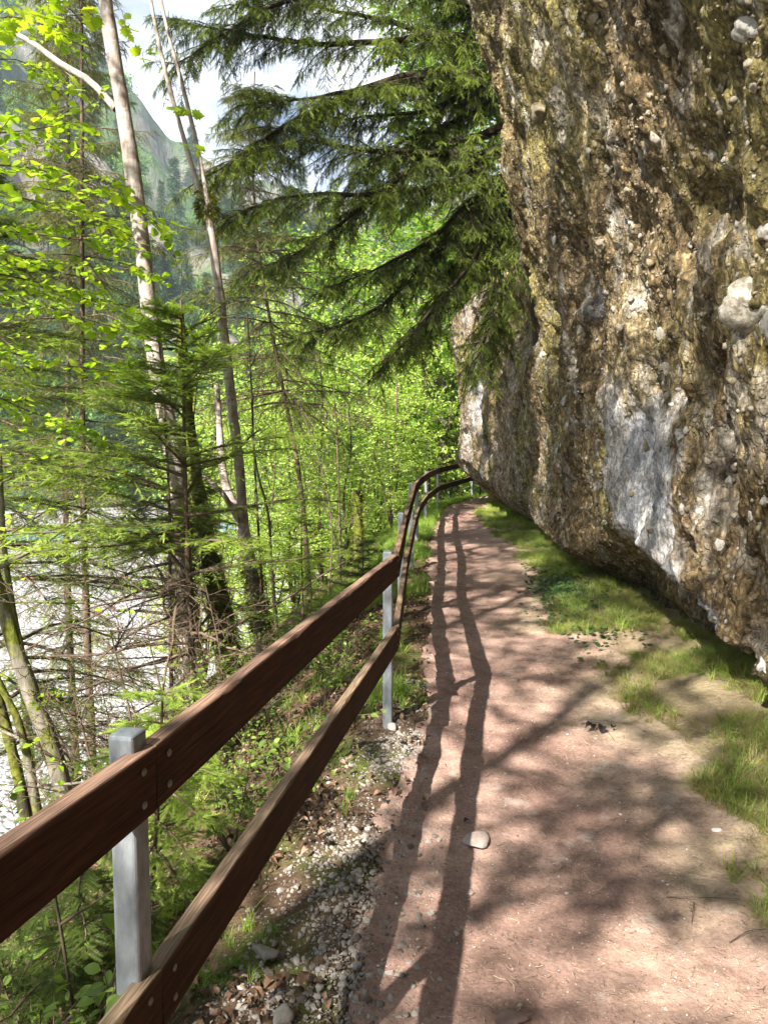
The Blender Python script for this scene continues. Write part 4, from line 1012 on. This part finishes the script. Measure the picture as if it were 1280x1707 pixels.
# hanging olive conifer behind the twin stems
o1 = Pl([(520, 1050, 15), (500, 800, 15), (455, 560, 14.6), (430, 400, 14.2), (420, 250, 14), (425, 120, 14)]); o1[0, 2] = gh(o1[0, 0], o1[0, 1]) - .1
spruce('fir_tree', o1, .055, .012, 120, .5, 2.4, 'olive drooping conifer behind the twin-stemmed tree against the sky', 'conifer', seed=63, t0=.42, sub=12, subl=.42, twl=.11, tips=.1, tint=.5, mat=M_olive, droop=.07, elev=(.3, -.25), hang=.3, dens=.8, bare=.1)
o3 = np.array([[-4.3, 11.0, 0], [-4.3, 11, 1], [-4.2, 11, 4.5], [-4.1, 11, 8.0], [-4.1, 11, 10]]); o3[0, 2] = gh(-4.3, 11) - .1
spruce('fir_tree', o3, .06, .012, 110, .4, 1.9, 'conifer with wispy dark sprays at the upper left between the pale trunk and the cliff', 'conifer', seed=65, t0=.3, sub=11, subl=.36, twl=.10, tips=.15, tint=.45, mat=M_olive, droop=.06, elev=(.3, -.25), hang=.3, dens=.8, bare=.1)
o2 = np.array([[-6.2, 15.0, 0], [-6.2, 15, 1], [-6.0, 15, 4.5], [-5.9, 15, 8.0], [-5.9, 15, 11]]); o2[0, 2] = gh(-6.2, 15) - .1
spruce('fir_tree', o2, .08, .015, 140, .5, 2.6, 'olive conifer standing behind the upper part of the pale trunk', 'conifer', seed=64, t0=.2, sub=12, subl=.42, twl=.12, tips=.1, tint=.5, mat=M_olive, droop=.06, elev=(.3, -.25), hang=.3, dens=.7, bare=.1)

# ------------------------------------------------------------------ bright thicket beyond the bend
def thicket():
    r = np.random.default_rng(71)
    protos = []
    for k in range(4):
        tp = np.array([[0, 0, -.3], [.05, .1, .8], [-.1 + .1 * k, .1, 2.4], [.15, .2 - .1 * k, 4.2], [.2, .1, 5.6]])
        def more(w, c, rr):
            for q in range(4):
                a = rr.uniform(0, 6.28); e = np.array([[0, 0, -.2], [.35 * math.cos(a), .35 * math.sin(a), 1.2], [.8 * math.cos(a), .8 * math.sin(a), 2.6], [1.2 * math.cos(a), 1.2 * math.sin(a), 3.8]])
                pts = resample(e, 12); V, Fa = tubes(pts[None], np.linspace(.028, .01, 12)[None], 6); w.add(V, Fa, .5)
                s, tg, t, ix = along(pts[None], 9, .05, 1.0, rr); an = rr.uniform(0, 6.28, 9)
                lp = polyl(s, np.stack([np.cos(an), np.sin(an), rr.normal(.1, .2, 9)], 1), rr.uniform(.6, 1.3, 9), 5, .02, .12, rr); V, Fa = tubes(lp, np.full((9, 1), .008) * np.linspace(1, .3, 6)[None], 4); w.add(V, Fa, .5)
                s, tg, t, ix = along(lp, 8, .1, 1.0, rr); tw = polyl(s, norm(tg + rr.normal(0, .6, s.shape) * [1, 1, .4]), rr.uniform(.2, .5, len(s)), 3, .02, .15, rr)
                leafy(c, tw, 11, .10, LEAFS, rr, .5, .6)
        protos.append(broad('young_beech', tp, .04, .015, 'x', 'young tree', seed=80 + k, limbs=34, t0=.08, ll=(.9, 1.8), tl=(.25, .6), ntw=10, leaves=11, size=.10, mat=M_beech, bark=M_brown, extra=more, elev=.25))
    return protos
protos = thicket()
G1 = 'young beeches massed in the sunny thicket beyond the bend'
L1 = 'young beech with bright yellow-green leaves in the dense sunlit thicket beyond the railing'
spots = [(-.9, 16.5), (-2.6, 17.5), (-1.6, 20), (.2, 20.5), (-.2, 24), (-2.8, 24), (1.5, 25.5), (3.2, 28.5), (.9, 29), (-1.6, 29), (2.6, 33), (-4.6, 21), (-4.4, 27), (5.6, 31), (-.5, 34), (-3.6, 15.0), (4.6, 36), (-3.4, 33), (1.8, 40), (-1.4, 40)]
r = np.random.default_rng(72)
for i, (x, y) in enumerate(spots):
    o = protos[i] if i < 4 else copy_tree(protos[i % 4])
    z = gh(x, y); top = np.interp(y, [15, 20, 30, 40], [2.4, 3.6, 7.5, 11]); s = max(.8, (top - z) / 5.4) if y > 18 else max(.6, (2.1 - z) / 5.4)
    o.location = (x, y, z); o.rotation_euler = (0, 0, r.uniform(0, 6.28)); o.scale = (max(s * .85, .8),) * 2 + (s,)
    tag(o, L1, 'young tree', G1)
# taller broadleaf trees behind the dark conifer
tall = []
for k in range(2):
    tp = np.array([[0, 0, -.4], [.1, 0, 3], [-.1, .2, 7], [.2, 0, 11], [.1, 0, 14.5]])
    tall.append(broad('beech_tree', tp, .16, .03, 'x', 'tree', seed=90 + k, limbs=70, t0=.12, ll=(2.0, 3.8), tl=(.5, 1.0), ntw=14, leaves=11, size=.17, mat=M_beechmid, bark=M_grey, elev=.3, k=7))
G2 = 'leafy beeches behind the dark conifer'
for i, (x, y, zt, lab) in enumerate([(1.9, 27, 17, None), (5.2, 27, 20, None), (-2.4, 31, 9.5, None), (3.4, 37, 21, None), (7.5, 34, 20, None)]):
    o = tall[i] if i < 2 else copy_tree(tall[i % 2]); z = gh(x, y); s = (zt - z) / 14.5
    o.location = (x, y, z); o.rotation_euler = (0, 0, i * 1.7); o.scale = (s, s, s); tag(o, 'tall leafy beech with green sunlit foliage behind the boughs of the dark conifer', 'tree', G2)

# ------------------------------------------------------------------ trees that shade the path (behind and beside the viewer)
def shade_tree(x, y, h, seed, label, size=.10, limbs=60, spread=(1.4, 3.0), t0=.4, leaves=12, ntw=10):
    z = gh(x, y); tp = np.array([[x, y, z - .2], [x + .1, y, z + h * .3], [x - .1, y + .2, z + h * .6], [x + .1, y, z + h]])
    return broad('beech_tree', tp, .12, .03, label, 'tree', seed=seed, limbs=limbs, t0=t0, ll=spread, tl=(.3, .8), ntw=ntw, leaves=leaves, size=size, mat=M_beechmid, bark=M_grey, elev=.3)
shade_tree(-4.4, -3.2, 14.5, 101, 'beech on the river bank behind the viewer whose leaves dapple the path')
shade_tree(-5.2, -.6, 16.5, 102, 'beech on the river bank left of the viewer that shades the rock', t0=.62)
shade_tree(-4.0, .3, 15.5, 105, 'slim beech on the river bank just left of the viewer', limbs=46, t0=.62, spread=(1.2, 2.4))
shade_tree(-4.3, -5.8, 13.5, 106, 'beech on the river bank farthest behind the viewer')
shade_tree(-2.2, -5.4, 12, 103, 'beech close to the railing behind the viewer', limbs=44)
shade_tree(-4.8, 3.4, 16.5, 104, 'beech on the river bank outside the left edge', limbs=44, t0=.74)

# ------------------------------------------------------------------ forest on the far hillside
def far_proto(kind, seed):
    r = np.random.default_rng(seed); root = empty('hillside_' + ('spruce' if kind else 'beech')); c = B(); w = B()
    if kind:
        trunk_mesh(w, np.array([[0, 0, -1.5], [0, 0, 6], [0, 0, 15.5]]), .25, .04, 8, 6, .05, seed, 0)
        n = 260; t = r.uniform(.06, 1, n) ** .8; z = t * 16; L = (1 - t) * 3.3 + .3; an = r.uniform(0, 6.28, n)
        d = np.stack([np.cos(an), np.sin(an), np.full(n, -.15)], 1)
        bp = polyl(np.stack([0 * z, 0 * z, z], 1), d, L * r.uniform(.6, 1.1, n), 3, .08, .08, r)
        q, tg, tt, ix = along(bp, 6, .15, 1, r); inst(c, *TW_FAR, q, norm(tg + r.normal(0, .4, q.shape)), np.array([0, 0, 1.0]) + r.normal(0, .4, q.shape), r.uniform(.7, 1.2, len(q)), .45 + .3 * noise(q, .7, 3) + r.normal(0, .15, len(q)))
    else:
        trunk_mesh(w, np.array([[0, 0, -1.5], [0, 0, 4], [0, 0, 9]]), .25, .06, 8, 6, .05, seed, 0)
        n = 90; d = norm(r.normal(size=(n, 3)) * [1, 1, .9] + [0, 0, .2]); s = np.tile([[0, 0, 6.0]], (n, 1)) + d * .6
        bp = polyl(s, d, r.uniform(1.8, 4.6, n), 4, -.01, .2, r); q, tg, tt, ix = along(bp, 30, .35, 1, r); q = q + r.normal(0, .35, q.shape)
        inst(c, *LEAFS, q, norm(r.normal(size=q.shape)), np.array([0, 0, 1.0]) + r.normal(0, .6, q.shape), r.uniform(.3, .7, len(q)), .5 + .4 * noise(q, .6, 4) + r.normal(0, .15, len(q)))
    w.build('trunk', M_darkbark, root); c.build('crown', M_far if kind else M_farleaf, root)
    return root
fp = [far_proto(1, 1), far_proto(1, 2), far_proto(1, 3), far_proto(0, 4), far_proto(0, 5)]
used = [False] * 5; placed = 0; r = np.random.default_rng(111)
for tries in range(6000):
    if placed >= 290: break
    a = math.radians(r.uniform(-33, 5)); R0 = 94 + 125 * r.uniform(0, 1) ** 1.2
    h, cl = hill_h(np.array([a]), np.array([R0]))
    if cl[0] > .3 and r.uniform() < .93: continue
    kk = r.integers(0, 3) if r.uniform() < (.45 if R0 < 125 else .75) else 3 + r.integers(0, 2)
    o = copy_tree(fp[kk]) if used[kk] else fp[kk]; used[kk] = True
    s = r.uniform(.55, 1.1); o.location = (math.sin(a) * R0, math.cos(a) * R0, float(h[0])); o.scale = (s, s, s * r.uniform(.9, 1.15)); o.rotation_euler = (0, 0, r.uniform(0, 6.28))
    if kk < 3: tag(o, 'hazy dark spruce on the steep forested hillside across the river', 'spruce', 'spruces on the far hillside')
    else: tag(o, 'hazy rounded green beech on the forested hillside across the river', 'tree', 'broadleaf trees on the far hillside')
    placed += 1

# ------------------------------------------------------------------ ground cover
r = np.random.default_rng(121)
def on_ground(x, y): return np.stack([x, y, ground_h(x, y)], 1)
def tuft_t(n, seed, lean=.5):
    q = np.random.default_rng(seed); V = []; Fa = []
    for i in range(n):
        a = q.uniform(0, 6.28); l = q.uniform(.5, 1.1); o = q.normal(0, .10, 2); h = l * q.uniform(.55, 1.0); e = lean * q.uniform(.3, 1.3) * l; w = .011; c, s = math.cos(a), math.sin(a); k = len(V)
        V += [(o[0] - s * w, o[1] + c * w, 0), (o[0] + s * w, o[1] - c * w, 0), (o[0] + c * e * .3 - s * w * .8, o[1] + s * e * .3 + c * w * .8, h * .6), (o[0] + c * e * .3 + s * w * .8, o[1] + s * e * .3 - c * w * .8, h * .6), (o[0] + c * e, o[1] + s * e, h * .85)]
        Fa += [(k, k + 1, k + 3), (k, k + 3, k + 2), (k + 2, k + 3, k + 4)]
    return np.array(V), np.array(Fa)
TUFTS = [tuft_t(20, 5 + i, .7 + .25 * i) for i in range(5)]
def tufts(b, x, y, size, tint, lie=0.0):
    p = on_ground(x, y); wch = r.integers(0, 5, len(x))
    for k in range(5):
        m = wch == k; n = m.sum()
        if not n: continue
        an = r.uniform(0, 6.28, n); xx_ = np.stack([np.cos(an), np.sin(an), 0 * an], 1)
        inst(b, *TUFTS[k], p[m], xx_, np.array([0, 0, 1.0]) + r.normal(0, .15 + lie, (n, 3)), size[m], tint[m])
def verge(n, dens_f, y0, y1):
    y = y0 + (y1 - y0) * r.uniform(0, 1, n) ** 1.5; lo, hi = path_edges(y); rb = rock_base(y)
    x = hi - .18 + (rb + .15 - hi + .18) * r.uniform(0, 1, n); q = np.stack([x, y, 0 * x], 1)
    d = fbm(q, 1.5, 3, 131) + dens_f(x, y, hi, rb); k = d > r.uniform(-.3, .6, n); return x[k], y[k]
b = B()
x, y = verge(17000, lambda x, y, hi, rb: .05 - .8 * sstep(.12, -.15, x - hi) + .35 * (y > 8) + .35 * sstep(.7, .2, rb - x), 2.4, 21)
tn = .60 + .15 * (y > 7) + .3 * noise(np.stack([x, y, 0 * x], 1), 1.7, 5) + r.normal(0, .12, len(x)); dry = r.uniform(0, 1, len(x)) < .32; tn = np.where(dry, r.uniform(0, .18, len(x)), np.clip(tn, .24, 1))
tufts(b, x, y, r.uniform(.04, .115, len(x)) * (1 + .45 * (noise(np.stack([x, y, 0 * x], 1), 2.6, 15) > .1)), tn)
x, y = verge(9000, lambda x, y, hi, rb: .25 - 1.2 * sstep(.1, -.2, x - hi), 2.0, 9)
tufts(b, x, y, r.uniform(.05, .13, len(x)), r.uniform(0, .17, len(x)), .9)
# along the fence beyond the second post and on the bank
n = 15000; y = r.uniform(3.6, 24, n); x0 = np.interp(y, LINE[:, 1], LINE[:, 0]); dd_ = r.uniform(-.20, 2.4, n) * r.uniform(.1, 1, n); x = x0 - dd_
k = (fbm(np.stack([x, y, 0 * x], 1), 1.1, 3, 141) + .55 * (y > 8) - .42 > r.uniform(-.3, .8, n)); x, y = x[k], y[k]
tufts(b, x, y, r.uniform(.08, .22, len(x)), np.clip(.65 + r.normal(0, .15, len(x)), .24, 1))
n = 700; y = r.uniform(1.2, 4, n); x = np.interp(y, LINE[:, 1], LINE[:, 0]) - r.uniform(-.1, 1.5, n); k = fbm(np.stack([x, y, 0 * x], 1), 2, 3, 151) > .25; x, y = x[k], y[k]
tufts(b, x, y, r.uniform(.05, .12, len(x)), np.clip(.5 + r.normal(0, .15, len(x)), .24, 1))
tag(b.build('grass', M_grass), 'grass tufts along both edges of the path', None, kind='stuff')

# gravel shoulder under the railing
temps = stone_templates(ICO2, 6, 31, .30); temps1 = stone_templates(ICO1, 6, 37, .30)
n = 21000; y = 1.0 + 4.2 * r.uniform(0, 1, n) ** 1.3; x = np.interp(y, LINE[:, 1], LINE[:, 0]) + (r.normal(.07, .17, n).clip(-.42, .55) + np.where(r.uniform(0, 1, n) < .25, r.uniform(0, .3, n), 0)) * np.interp(y, [1, 3, 5], [1.25, 1, .6])
k = (fbm(np.stack([x, y, 0 * x], 1), 2.2, 3, 161) + .35 > r.uniform(-.5, .6, n)); x, y = x[k], y[k]
sz = np.exp(r.normal(math.log(.0050), .6, len(x))).clip(.002, .022); p = on_ground(x, y); p[:, 2] += sz * .15 + .006 * (x - np.interp(y, LINE[:, 1], LINE[:, 0]) > .1)
b = B(); scatter_stones(b, p, sz, np.clip(r.normal(.36, .24, len(x)), 0, 1), temps, r, .7); tag(b.build('gravel', M_gravel, smooth=False), 'loose pale gravel under the railing', None, kind='stuff')
# pebbles and crumbs on the path
n = 8000; y = 1.0 + 13 * r.uniform(0, 1, n) ** 2.0; lo, hi = path_edges(y); x = lo + (hi + .1 - lo) * r.uniform(0, 1, n)
sz = np.exp(r.normal(math.log(.0032), .45, n)).clip(.0015, .012); p = on_ground(x, y); p[:, 2] += .012 + sz * .2
b = B(); scatter_stones(b, p, sz, np.clip(r.normal(.55, .28, n), 0, 1), temps1, r, .6); tag(b.build('pebbles', M_pathstone), 'tiny pebbles scattered over the path', None, kind='stuff')

# straw, needles and bark bits trodden into the path
n = 9000; y = 1.0 + 9 * r.uniform(0, 1, n) ** 1.8; lo, hi = path_edges(y); t_ = r.uniform(0, 1, n) ** .6; x = lo + (hi + .3 - lo) * t_
k = fbm(np.stack([x, y, 0 * x], 1), 1.8, 3, 181) + .6 * t_ > r.uniform(-.2, 1.0, n); x, y = x[k], y[k]
p = on_ground(x, y); p[:, 2] += .017; an = r.uniform(0, 6.28, len(x)); l = r.uniform(.01, .045, len(x)); dv = np.stack([np.cos(an), np.sin(an), r.normal(0, .08, len(x))], 1)
pp = polyl(p, dv, l, 2, 0, .25, r); b = B(); V, Fa = tubes(pp, np.full((len(x), 3), .0008) * r.uniform(.6, 1.5, (len(x), 1)), 3); b.add(V, Fa, np.repeat(r.uniform(0, 1, len(x)), 9))
M_straw = leaf_mat('straw_bits', [(0, (.05, .03, .02)), (.4, (.20, .14, .08)), (1, (.50, .42, .28))], 0, .8)
tag(b.build('straw', M_straw), 'dry straw and needles trodden into the path', None, kind='stuff')
# fallen leaves
n = 30000; y = .6 + 14 * r.uniform(0, 1, n) ** 1.5; x = np.interp(y, LINE[:, 1], LINE[:, 0]) - .1 - r.uniform(-.28, 3.2, n)
k = fbm(np.stack([x, y, 0 * x], 1), 1.4, 3, 171) + np.where(line_d(x, y) < .12, -.35, .25) > r.uniform(-.6, .6, n); x, y = x[k], y[k]
p = on_ground(x, y); p[:, 2] += r.uniform(.0, .03, len(x)); an = r.uniform(0, 6.28, len(x))
b = B(); inst(b, *leaf_t(.55, .7, .25), p, np.stack([np.cos(an), np.sin(an), r.normal(0, .35, len(x))], 1), np.array([0, 0, 1.0]) + r.normal(0, .5, (len(x), 3)), r.uniform(.025, .055, len(x)), r.uniform(0, 1, len(x)) ** 1.3)
tag(b.build('leaf_litter', M_litter), 'brown fallen beech leaves over the river bank', None, kind='stuff')
# ivy at the foot of the rock
n = 2600; y = r.normal(8.0, .8, n); lo, hi = path_edges(y); x = hi + .0 + r.normal(.2, .17, n); p = on_ground(x, y); p[:, 2] += r.uniform(.01, .07, n); an = r.uniform(0, 6.28, n)
b = B(); inst(b, *MAPLE, p, np.stack([np.cos(an), np.sin(an), r.normal(0, .2, n)], 1), np.array([0, -.2, 1.0]) + r.normal(0, .35, (n, 3)), r.uniform(.03, .06, n), r.uniform(0, 1, n))
tag(b.build('ivy', M_ivy), 'dark ivy creeping at the foot of the rock', None, kind='stuff')

# seedlings and brambles on the bank below the near rail
def seedling(seed):
    q = np.random.default_rng(seed); root = empty('seedling'); w = B(); c = B(); st = np.zeros((5, 3)); an = q.uniform(0, 6.28, 5)
    pp = polyl(st, np.stack([np.cos(an) * .5, np.sin(an) * .5, np.ones(5)], 1), q.uniform(.2, .55, 5), 6, -.01, .12, q); V, Fa = tubes(pp, np.full((5, 1), .003) * np.linspace(1, .4, 7)[None], 4); w.add(V, Fa, .5)
    s, tg, t, ix = along(pp, 6, .2, 1.0, q); tw = polyl(s, norm(tg + q.normal(0, .8, s.shape)), q.uniform(.05, .16, len(s)), 2, .03, .1, q); V, Fa = tubes(tw, np.full((len(s), 3), .0012), 3); w.add(V, Fa, .5)
    leafy(c, tw, 4, .038, LEAF, q, .5, .35)
    w.build('stem', M_twig, root); c.build('leaves', M_under, root); return root
sd = [seedling(201), seedling(202), seedling(203)]; cnt = 0
for i in range(64):
    y = r.uniform(1.1, 6.0) if i < 44 else r.uniform(5, 9); x = np.interp(y, LINE[:, 1], LINE[:, 0]) - r.uniform(.3, 1.9 if i < 44 else 1.5)
    o = sd[i] if i < 3 else copy_tree(sd[i % 3]); o.location = (x, y, gh(x, y) - .01); s = r.uniform(.6, 1.5); o.scale = (s, s, s); o.rotation_euler = (r.normal(0, .15), r.normal(0, .15), r.uniform(0, 6.28))
    tag(o, 'small leafy green seedling among brown leaves on the bank below the railing', 'seedling', 'seedlings on the bank below the railing')

# thin bare shoots on the bank
for i, (x, y, h, lab) in enumerate([(-.95, 2.25, .75, 'bare dark shoot rising behind the near steel post'), (-1.25, 2.0, .85, 'thin dark shoot left of the near steel post'), (-.55, 4.0, .5, 'short dark shoot standing between the rails before the second post')]):
    z = gh(x, y); q = np.array([[x, y, z - .05], [x - .03, y, z + h * .4], [x - .1, y + .03, z + h]])
    broad('bare_shoot', q, .007, .003, lab, 'shoot', seed=210 + i, limbs=4, ll=(.1, .25), tl=(.05, .12), ntw=2, leaves=1, size=.02, mat=M_under, bark=M_darkbark, ns=6, flare=0)
# bare twiggy tangle in front of the white gravel
for i, (px_, py_, dd) in enumerate([(215, 1290, 4.6), (150, 1330, 5.0), (270, 1230, 5.2), (190, 1200, 6.0), (360, 1150, 6.0)]):
    c0 = P(px_, py_, dd); x, y = c0[0], c0[1]; z = gh(x, y); q = np.array([[x, y, z - .05], [x + .05, y, z + .5], [x - .1, y + .05, z + 1.3]])
    broad('bare_shrub', q, .012, .004, ['leafless twiggy shrub right behind the top of the near post', 'leafless shrub between the alder clump and the near post', 'leafless shrub rising over the near end of the upper rail', 'leafless shrub farther out over the white gravel', 'leafless shrub at the foot of the mossy trunks'][i], 'shrub', seed=230 + i, limbs=14, t0=.1, ll=(.4, .9), tl=(.15, .4), ntw=6, leaves=1, size=.018, mat=M_under, bark=M_twig, ns=6, flare=0, n3=3, elev=.4)

# ------------------------------------------------------------------ single stones, twigs and leaves on the path
def ray_ground(px_, py_):
    d = np.linspace(1.2, 25, 6000); v = (853.5 - py_) / F; x = (px_ - 640) / F * d; y = d * (CT + v * ST); z = CAMZ + d * (v * CT - ST)
    i = np.argmax(z < ground_h(x, y) + .012); return np.array([x[i], y[i], z[i]]), d[i]
r9 = np.random.default_rng(301)
def stone(px_, py_, wpx, label, tint=.6, flat=.45, mat=M_pathstone, asp=(1, .7)):
    c, d = ray_ground(px_, py_); s = wpx / F * d / 2; V, Fa = stone_templates(ICO3, 1, int(px_), .3)[0]
    a = r9.uniform(0, 3); Rz = np.array([[math.cos(a), -math.sin(a), 0], [math.sin(a), math.cos(a), 0], [0, 0, 1]])
    W = (V * [s * asp[0], s * asp[1], s * flat]) @ Rz.T; bb = B(); bb.add(W, Fa, tint); o = bb.build('stone', mat, smooth=True); o.location = (c[0], c[1], c[2] + s * flat * .35)
    tag(o, label, 'stone')
stone(795, 1402, 62, 'flat grey stone sunk in the path where the shadow of the upper rail crosses', .6, .22)
stone(855, 1700, 60, 'dark stone half buried in the path at the bottom edge', .12, .25)
stone(472, 1694, 46, 'pale angular stone at the bottom edge beside the gravel', .75, .5, M_gravel)
stone(440, 1590, 46, 'greenish flat stone in the gravel under the lower rail', .35, .4, M_gravel)
stone(1062, 975, 22, 'pale block of stone lying against the foot of the rock', .8, .9, M_gravel)
stone(655, 1215, 24, 'pale stone at the gravel edge beyond the second joint', .8, .5, M_gravel)
stone(785, 1490, 20, 'small grey chip in the rail shadow near the bottom', .45, .3)
stone(1195, 1385, 16, 'small white stone at the edge of the grass', .95, .5)
def dead_leaf(px_, py_, wpx, label, tint):
    c, d = ray_ground(px_, py_); s = wpx / F * d; bb = B(); inst(bb, *leaf_t(.62, .4, .3), np.zeros((1, 3)), np.array([[math.cos(px_), math.sin(px_), .1]]), np.array([[.1, .1, 1.0]]), np.array([s]), np.array([tint])); o = bb.build('dead_leaf', M_litter); o.location = (c[0], c[1], c[2] + .006); tag(o, label, 'leaf')
for a in [(712, 1338, 22, 'pale brown leaf lying in the lower rail shadow', .95), (705, 1350, 16, 'smaller leaf tucked under the pale brown leaf', .6), (568, 1452, 24, 'rust-red leaf among the sunlit gravel', .85), (440, 1660, 36, 'long brown leaf beside the green tuft near the bottom edge', .6), (783, 1370, 16, 'dark leaf beside the flat grey stone', .1), (762, 1388, 14, 'pale leaf at the left end of the flat grey stone', .95), (690, 1105, 22, 'orange-brown leaf beside the second post', .8)]: dead_leaf(*a)
def twig(label, pts, rad, leaves=()):
    w = [ray_ground(*p)[0] + [0, 0, .008 + .012 * (k % 2)] for k, p in enumerate(pts)]; root = empty('fallen_twig', tuple(w[0])); bb = B(); pp = resample(np.array(w), 16) - w[0]
    V, Fa = tubes(pp[None], np.linspace(rad, rad * .5, 16)[None], 6); bb.add(V, Fa, .5); bb.build('stalk', M_twig, root, True)
    for lx, ly, s in leaves:
        c, d = ray_ground(lx, ly); q = B(); inst(q, *leaf_t(.8, .6, .6), (c - w[0] + [0, 0, .012])[None], np.array([[math.cos(lx), math.sin(lx), .3]]), np.array([[.3, .2, 1.0]]), np.array([s / F * d]), np.array([.1])); q.build('withered_leaf', M_shrivel, root)
    tag(root, label, 'twig')
M_shrivel = leaf_mat('shrivelled_leaf', [(0, (.012, .008, .010)), (1, (.03, .02, .02))], 0, .6)
twig('pale twig with shrivelled black leaves lying on the path', [(968, 1208), (995, 1210), (1012, 1222), (1022, 1238)], .0028, [(990, 1220, 20), (1000, 1225, 17), (1022, 1217, 12), (985, 1216, 14)])
twig('thin dry straw crossing the lower right of the path', [(1110, 1498), (1150, 1504), (1195, 1500), (1232, 1507)], .0022)
twig('short dry stalk pointing down beside the crossing straw', [(1156, 1508), (1154, 1525), (1152, 1545)], .0018)
twig('dry grass stalk lying by the right edge of the path', [(1215, 1575), (1245, 1562), (1275, 1552)], .002)
# big round leaf poking in at the bottom left
c0 = P(172, 1700, 1.55); b = B(); inst(b, *leaf_t(.75, .15, .12), np.zeros((1, 3)), np.array([[.8, .2, .35]]), np.array([[-.3, -.6, 1.0]]), np.array([.075]), np.array([.35]))
root = empty('broad_leaf_plant', (c0[0], c0[1], gh(c0[0], c0[1]))); zz0 = c0[2] - root.location[2]
o = b.build('leaf', M_under, root, True); o.location = (0, 0, zz0)
w = B(); V, Fa = tubes(np.array([[[0, 0, -.02], [.01, 0, zz0 * .5], [0, 0, zz0]]]), np.full((1, 3), .002), 5); w.add(V, Fa); w.build('stem', M_under, root)
tag(root, 'single large green leaf beside the near post at the bottom edge', 'plant')

# ------------------------------------------------------------------ haze
HAZE = 0.0008
b = B(); V = np.array([[x, y, z] for x in (-345, 345) for y in (-42, 420) for z in (BED - 6, 175)], float)
b.add(V, np.array([(0, 1, 3, 2), (4, 6, 7, 5), (0, 4, 5, 1), (2, 3, 7, 6), (0, 2, 6, 4), (1, 5, 7, 3)]), .5)
hm, nt = mat_new('air'); n = N(nt); pv = n('ShaderNodeVolumePrincipled', {'Color': (.72, .84, 1.0, 1), 'Density': HAZE, 'Anisotropy': 0.3}); nt.links.new(pv.outputs[0], n('ShaderNodeOutputMaterial').inputs['Volume'])
tag(b.build('haze', hm), kind='stuff')
